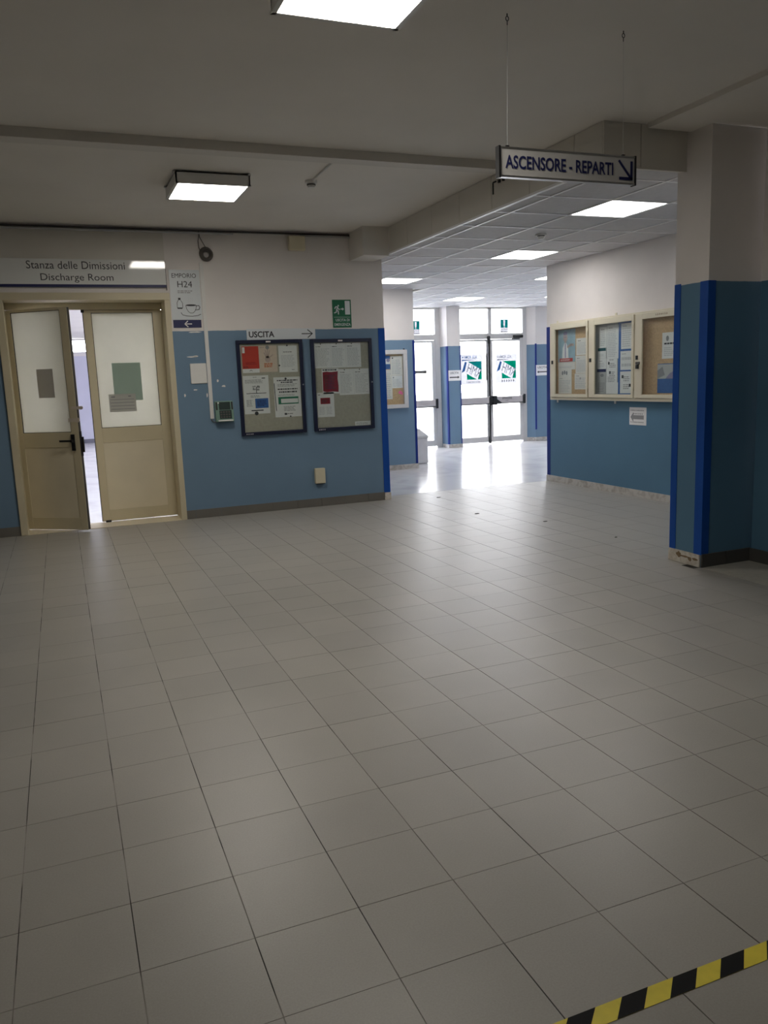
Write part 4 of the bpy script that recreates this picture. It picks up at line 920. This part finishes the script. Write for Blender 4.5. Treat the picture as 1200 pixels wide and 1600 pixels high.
# double doors
e2 = thing('door_3', (8.6, YG, 0), 'double glass doors with green and blue logos and push bars', 'door', kind='structure')
f = MB(); fbox(f, 7.70, 7.77, 0, ZS); fbox(f, 9.375, 9.47, 0, ZS); fbox(f, 8.535, 8.615, 2.325, ZS); fbox(f, 7.77, 9.375, 2.21, 2.325); fbox(f, 7.77, 9.375, 2.83, ZS); bevel(obj('frame', f, 'alu', e2), .003)
obj('pane', MB().pbox(PG, 7.77, 8.535, 2.325, 2.83, -.03, -.024), 'glass_clear', e2); obj('pane', MB().pbox(PG, 8.615, 9.375, 2.325, 2.83, -.03, -.024), 'glass_clear', e2)
l2 = glass_leaf(e2, 7.775, 8.545, True, .06); l3 = glass_leaf(e2, 8.555, 9.372, True, .075)
obj('meeting_post', MB().pbox(PG, 8.50, 8.545, .01, 2.26, .004, .05), 'black', l2)
b = MB(); fbox(b, 8.485, 8.545, .82, 1.02, .05, .11); bevel(obj('bar_end', b, 'black', l2), .012, 2)
b = MB(); fbox(b, 8.475, 8.54, 2.10, 2.27, .05, .08); bevel(obj('top_latch', b, 'black', l2), .01, 2)
obj('pull_handle', MB().tube([PG.p(8.475, 1.36, .02), PG.p(8.455, 1.38, .05), PG.p(8.455, 1.88, .05), PG.p(8.475, 1.90, .02)], .012, 8), 'rubber_grey', l2, smooth=True)
b = MB(); fbox(b, 8.585, 8.66, .83, 1.02, .03, .12); b.ppoly(PG, [(8.65, .96), (8.78, .87), (8.78, .845), (8.70, .845), (8.64, .90)], .03, .11); obj('bar_end', b, 'black', l3, fix=True)
b = MB(); fbox(b, 9.31, 9.375, .83, 1.03, .03, .11); bevel(obj('bar_end', b, 'black', l3), .012, 2)
b = MB(); fbox(b, 9.13, 9.36, 2.225, 2.285, 0, .05); fbox(b, 9.10, 9.30, 2.20, 2.215, 0, .03); bevel(obj('door_closer', b, 'black', l3), .008, 2)
t = MB(); put_text(t, PG, 'SPINGERE', 8.80, 9.045, .935, .985, .086, 0, .01); glyph_row(t, PG, 8.89, 8.96, .895, .915, .086, 3, 0, rnd); obj('bar_lettering', t, 'ink', l3)
# glazing right of the second column
e3 = thing('window_2', (10.9, YG, 0), 'glazed side panel right of the second lobby column', 'window', kind='structure')
f = MB()
for u in (9.99, 10.95, 11.94): fbox(f, u, u+.06, 0, ZS)
fbox(f, 10.05, 11.94, 0, .12); fbox(f, 10.05, 11.94, 2.21, 2.325); fbox(f, 10.05, 11.94, 2.83, ZS); obj('frame', f, 'alu', e3)
for a, b_ in ((10.05, 10.95), (11.01, 11.94)):
    obj('pane', MB().pbox(PG, a, b_, .12, 2.21, -.03, -.024), 'glass_clear', e3); obj('pane', MB().pbox(PG, a, b_, 2.325, 2.83, -.03, -.024), 'glass_clear', e3)
one('lintel_front', B(5.17, 12.2, YG-.09, YG+.25, ZS, 3.05), 'beam_paint', 'lintel above the glazed entrance front', 'lintel', kind='structure')
# films and signs on the glass
PF = Plane((0, YG-.0075, 0), (1, 0, 0))
def logo(u0, u1, v0, v1, label, strong):
    L = thing('glass_logo', ((u0+u1)/2, YG-.008, v0), label, 'sticker', 'logo stickers on the double doors')
    W, H = u1-u0, v1-v0
    s = MB(); s.quad(PF, u0-.15, u1+.03, v0-.10, v1+.15, .0003); obj('backing_film', s, 'film_back', L)
    Q = lambda pts: [(u0+W*x, v0+H*y) for x, y in pts]
    s = MB(); s.poly(PF, Q([(0, 0), (.68, 0), (.36, .15), (0, .34)]), .001); obj('green_corner', s, 'film_green', L)
    s = MB(); s.poly(PF, Q([(.06, 1), (1, .52), (1, 1)]), .001); obj('green_corner', s, 'film_teal' if strong else 'film_green', L)
    s = MB(); s.poly(PF, Q([(.74, 0), (1, 0), (1, .50), (.90, .42)]), .001); obj('green_corner', s, 'film_green', L)
    s = MB(); put_text(s, PF, 'RMH', u0+W*.02, u0+W*.94, v0+H*.24, v0+H*.76, .0012, 0, .0, True, -.02, math.radians(-25)); obj('lettering', s, 'film_pale', L)
    s = MB(); s.poly(PF, [(u0-.125, v0+.15), (u0-.050, v0+.185), (u0+.0, v1-.02), (u0-.04, v1+.0)], .001); obj('blue_wedge', s, 'film_blue', L)
    s = MB(); put_text(s, PF, 'A.S.L. ROMA H', u0-.11, u0+.24, v1+.058, v1+.122, .001, 0, .02, True); s.poly(PF, [(u0-.11, v1+.015), (u0+.22, v1+.035), (u0-.11, v1+.04)], .001)
    obj('heading', s, 'film_blue' if strong else 'film_pale', L)
    s = MB(); glyph_row(s, PF, u0-.01, u1-.02, v0-.078, v0-.028, .001, 11 if strong else 6, 0, rnd); obj('small_print', s, 'film_grey', L)['kind'] = 'stuff'
logo(8.021, 8.369, 1.378, 1.756, 'green and blue mirrored logo sticker on the left glass door leaf', True)
logo(8.863, 9.207, 1.378, 1.746, 'green mirrored logo sticker on the right glass door leaf', False)
def exit_film(u0, u1, v0, v1, label):
    L = thing('exit_film', ((u0+u1)/2, YG-.008, v0), label, 'sign', 'exit signs on the glass')
    s = MB(); s.quad(PF, u0-.012, u1+.012, v0-.105, v1+.006, .0003); obj('backing_film', s, 'film_back', L)
    c = (u0+u1)/2; m0, m1 = v0+.040, v1-.012
    for pts in ([(u0, v0), (c-.010, v0), (c-.010, m0-.004), (c-.016, m0+.010), (c-.022, m1), (c-.022, v1), (u0, v1)], [(c+.010, v0), (u1, v0), (u1, v1), (c+.022, v1), (c+.022, m1), (c+.016, m0+.010), (c+.010, m0-.004)],
                [(c-.022, m1), (c+.022, m1), (c+.022, v1), (c-.022, v1)], [(c-.010, v0+.026), (c+.010, v0+.026), (c+.010, m0-.004), (c-.010, m0-.004)], [(c-.010, v0), (c+.010, v0), (c+.010, v0+.008), (c-.010, v0+.008)]):
        s = MB(); s.poly(PF, pts, .001); obj('film', s, 'film_teal', L)
    s = MB(); put_text(s, PF, 'USCITA DI', u0+.01, u1-.01, v0-.048, v0-.016, .001, 0, .02); obj('lettering', s, 'film_grey', L); s = MB(); put_text(s, PF, 'EMERGENZA', u0-.005, u1+.005, v0-.098, v0-.064, .001, 0, .02); obj('lettering', s, 'film_grey', L)
exit_film(6.791, 6.953, 2.433, 2.597, 'teal exit sign on the glass above the single door')
exit_film(8.851, 9.023, 2.441, 2.611, 'teal exit sign on the glass above the double doors')
s = MB(); s.pbox(PF, 6.78, 7.09, 1.543, 1.606, 0, .001, 0); glyph_row(s, PF, 6.80, 7.07, 1.558, 1.590, .0015, 9, 1, rnd)
one('door_label', s, ['rubber_grey', 'paper_grey'], 'narrow dark label on the pane of the single glass door', 'label')
def exit_paper(P, u0, u1, v0, v1, right, label):
    s = MB(); s.pbox(P, u0, u1, v0, v1, 0, .002, 0); c = (v0+v1)/2
    put_text(s, P, 'USCITA', u0+.04, u1-.05, v1-.075, v1-.03, .0026, 1, .012); a, b = (u0+.025, u1-.03)
    s.quad(P, a+(0 if right else .04), b-(.04 if right else 0), c-.048, c-.026, .0026, 1); tip, sh = (b, b-.045) if right else (a, a+.045)
    pts = [(sh, c-.065), (tip, c-.037), (sh, c-.009)]; s.poly(P, pts if right else pts[::-1], .0026, 1)
    return one('exit_notice', s, ['paper', 'ink'], label, 'notice', 'white exit notices on the lobby columns')
exit_paper(Plane((0, 14.8655, 0), (1, 0, 0)), 7.424, 7.706, 1.374, 1.585, True, 'white USCITA notice with right arrow on the column left of the double doors')
exit_paper(Plane((0, 15.0155, 0), (1, 0, 0)), 9.606, 9.93, 1.409, 1.634, False, 'white USCITA notice with left arrow on the column right of the double doors')

# ------------------------------------------------------------------ floor tape and litter
PT0 = Plane((0, 0, .0), (1, 0, 0), (0, 1, 0))
tp = thing('hazard_tape', (1.4, 1.357, .0005), 'yellow and black striped marking tape stuck on the floor', 'floor tape')
obj('yellow_band', MB().pbox(PT0, .16, 3.9, 1.3315, 1.3825, .0004, .0009), 'tape_yellow', tp)
for k in range(-5, 19):
    a = .959+.1537*k
    if a < .23 or a > 3.8: continue
    obj('black_stripe', MB().ppoly(PT0, [(a-.053, 1.3317), (a+.0235, 1.3317), (a+.0768, 1.3823), (a, 1.3823)], .0009, .0013), 'tape_black', tp, fix=True)
for k, (x, y, r, l) in enumerate(((4.24, 8.85, .030, 'dark crumb of litter on the floor nearest the notice board wall end'), (4.07, 7.55, .040, 'dark flake of litter in the middle of the floor reflections'),
                               (4.42, 6.75, .030, 'small dark fleck of litter on the floor towards the pillar'), (4.50, 5.75, .018, 'tiny dark speck on the floor left of the pillar'))):
    s = MB(); rr = random.Random(k+2)
    s.ppoly(PT0, [(x+r*math.cos(2*math.pi*i/7)*rr.uniform(.5, 1), y+.6*r*math.sin(2*math.pi*i/7)*rr.uniform(.5, 1)) for i in range(7)], .0005, .005)
    one('litter', s, 'rubber_grey', l, 'litter', 'bits of litter on the floor', fix=True)
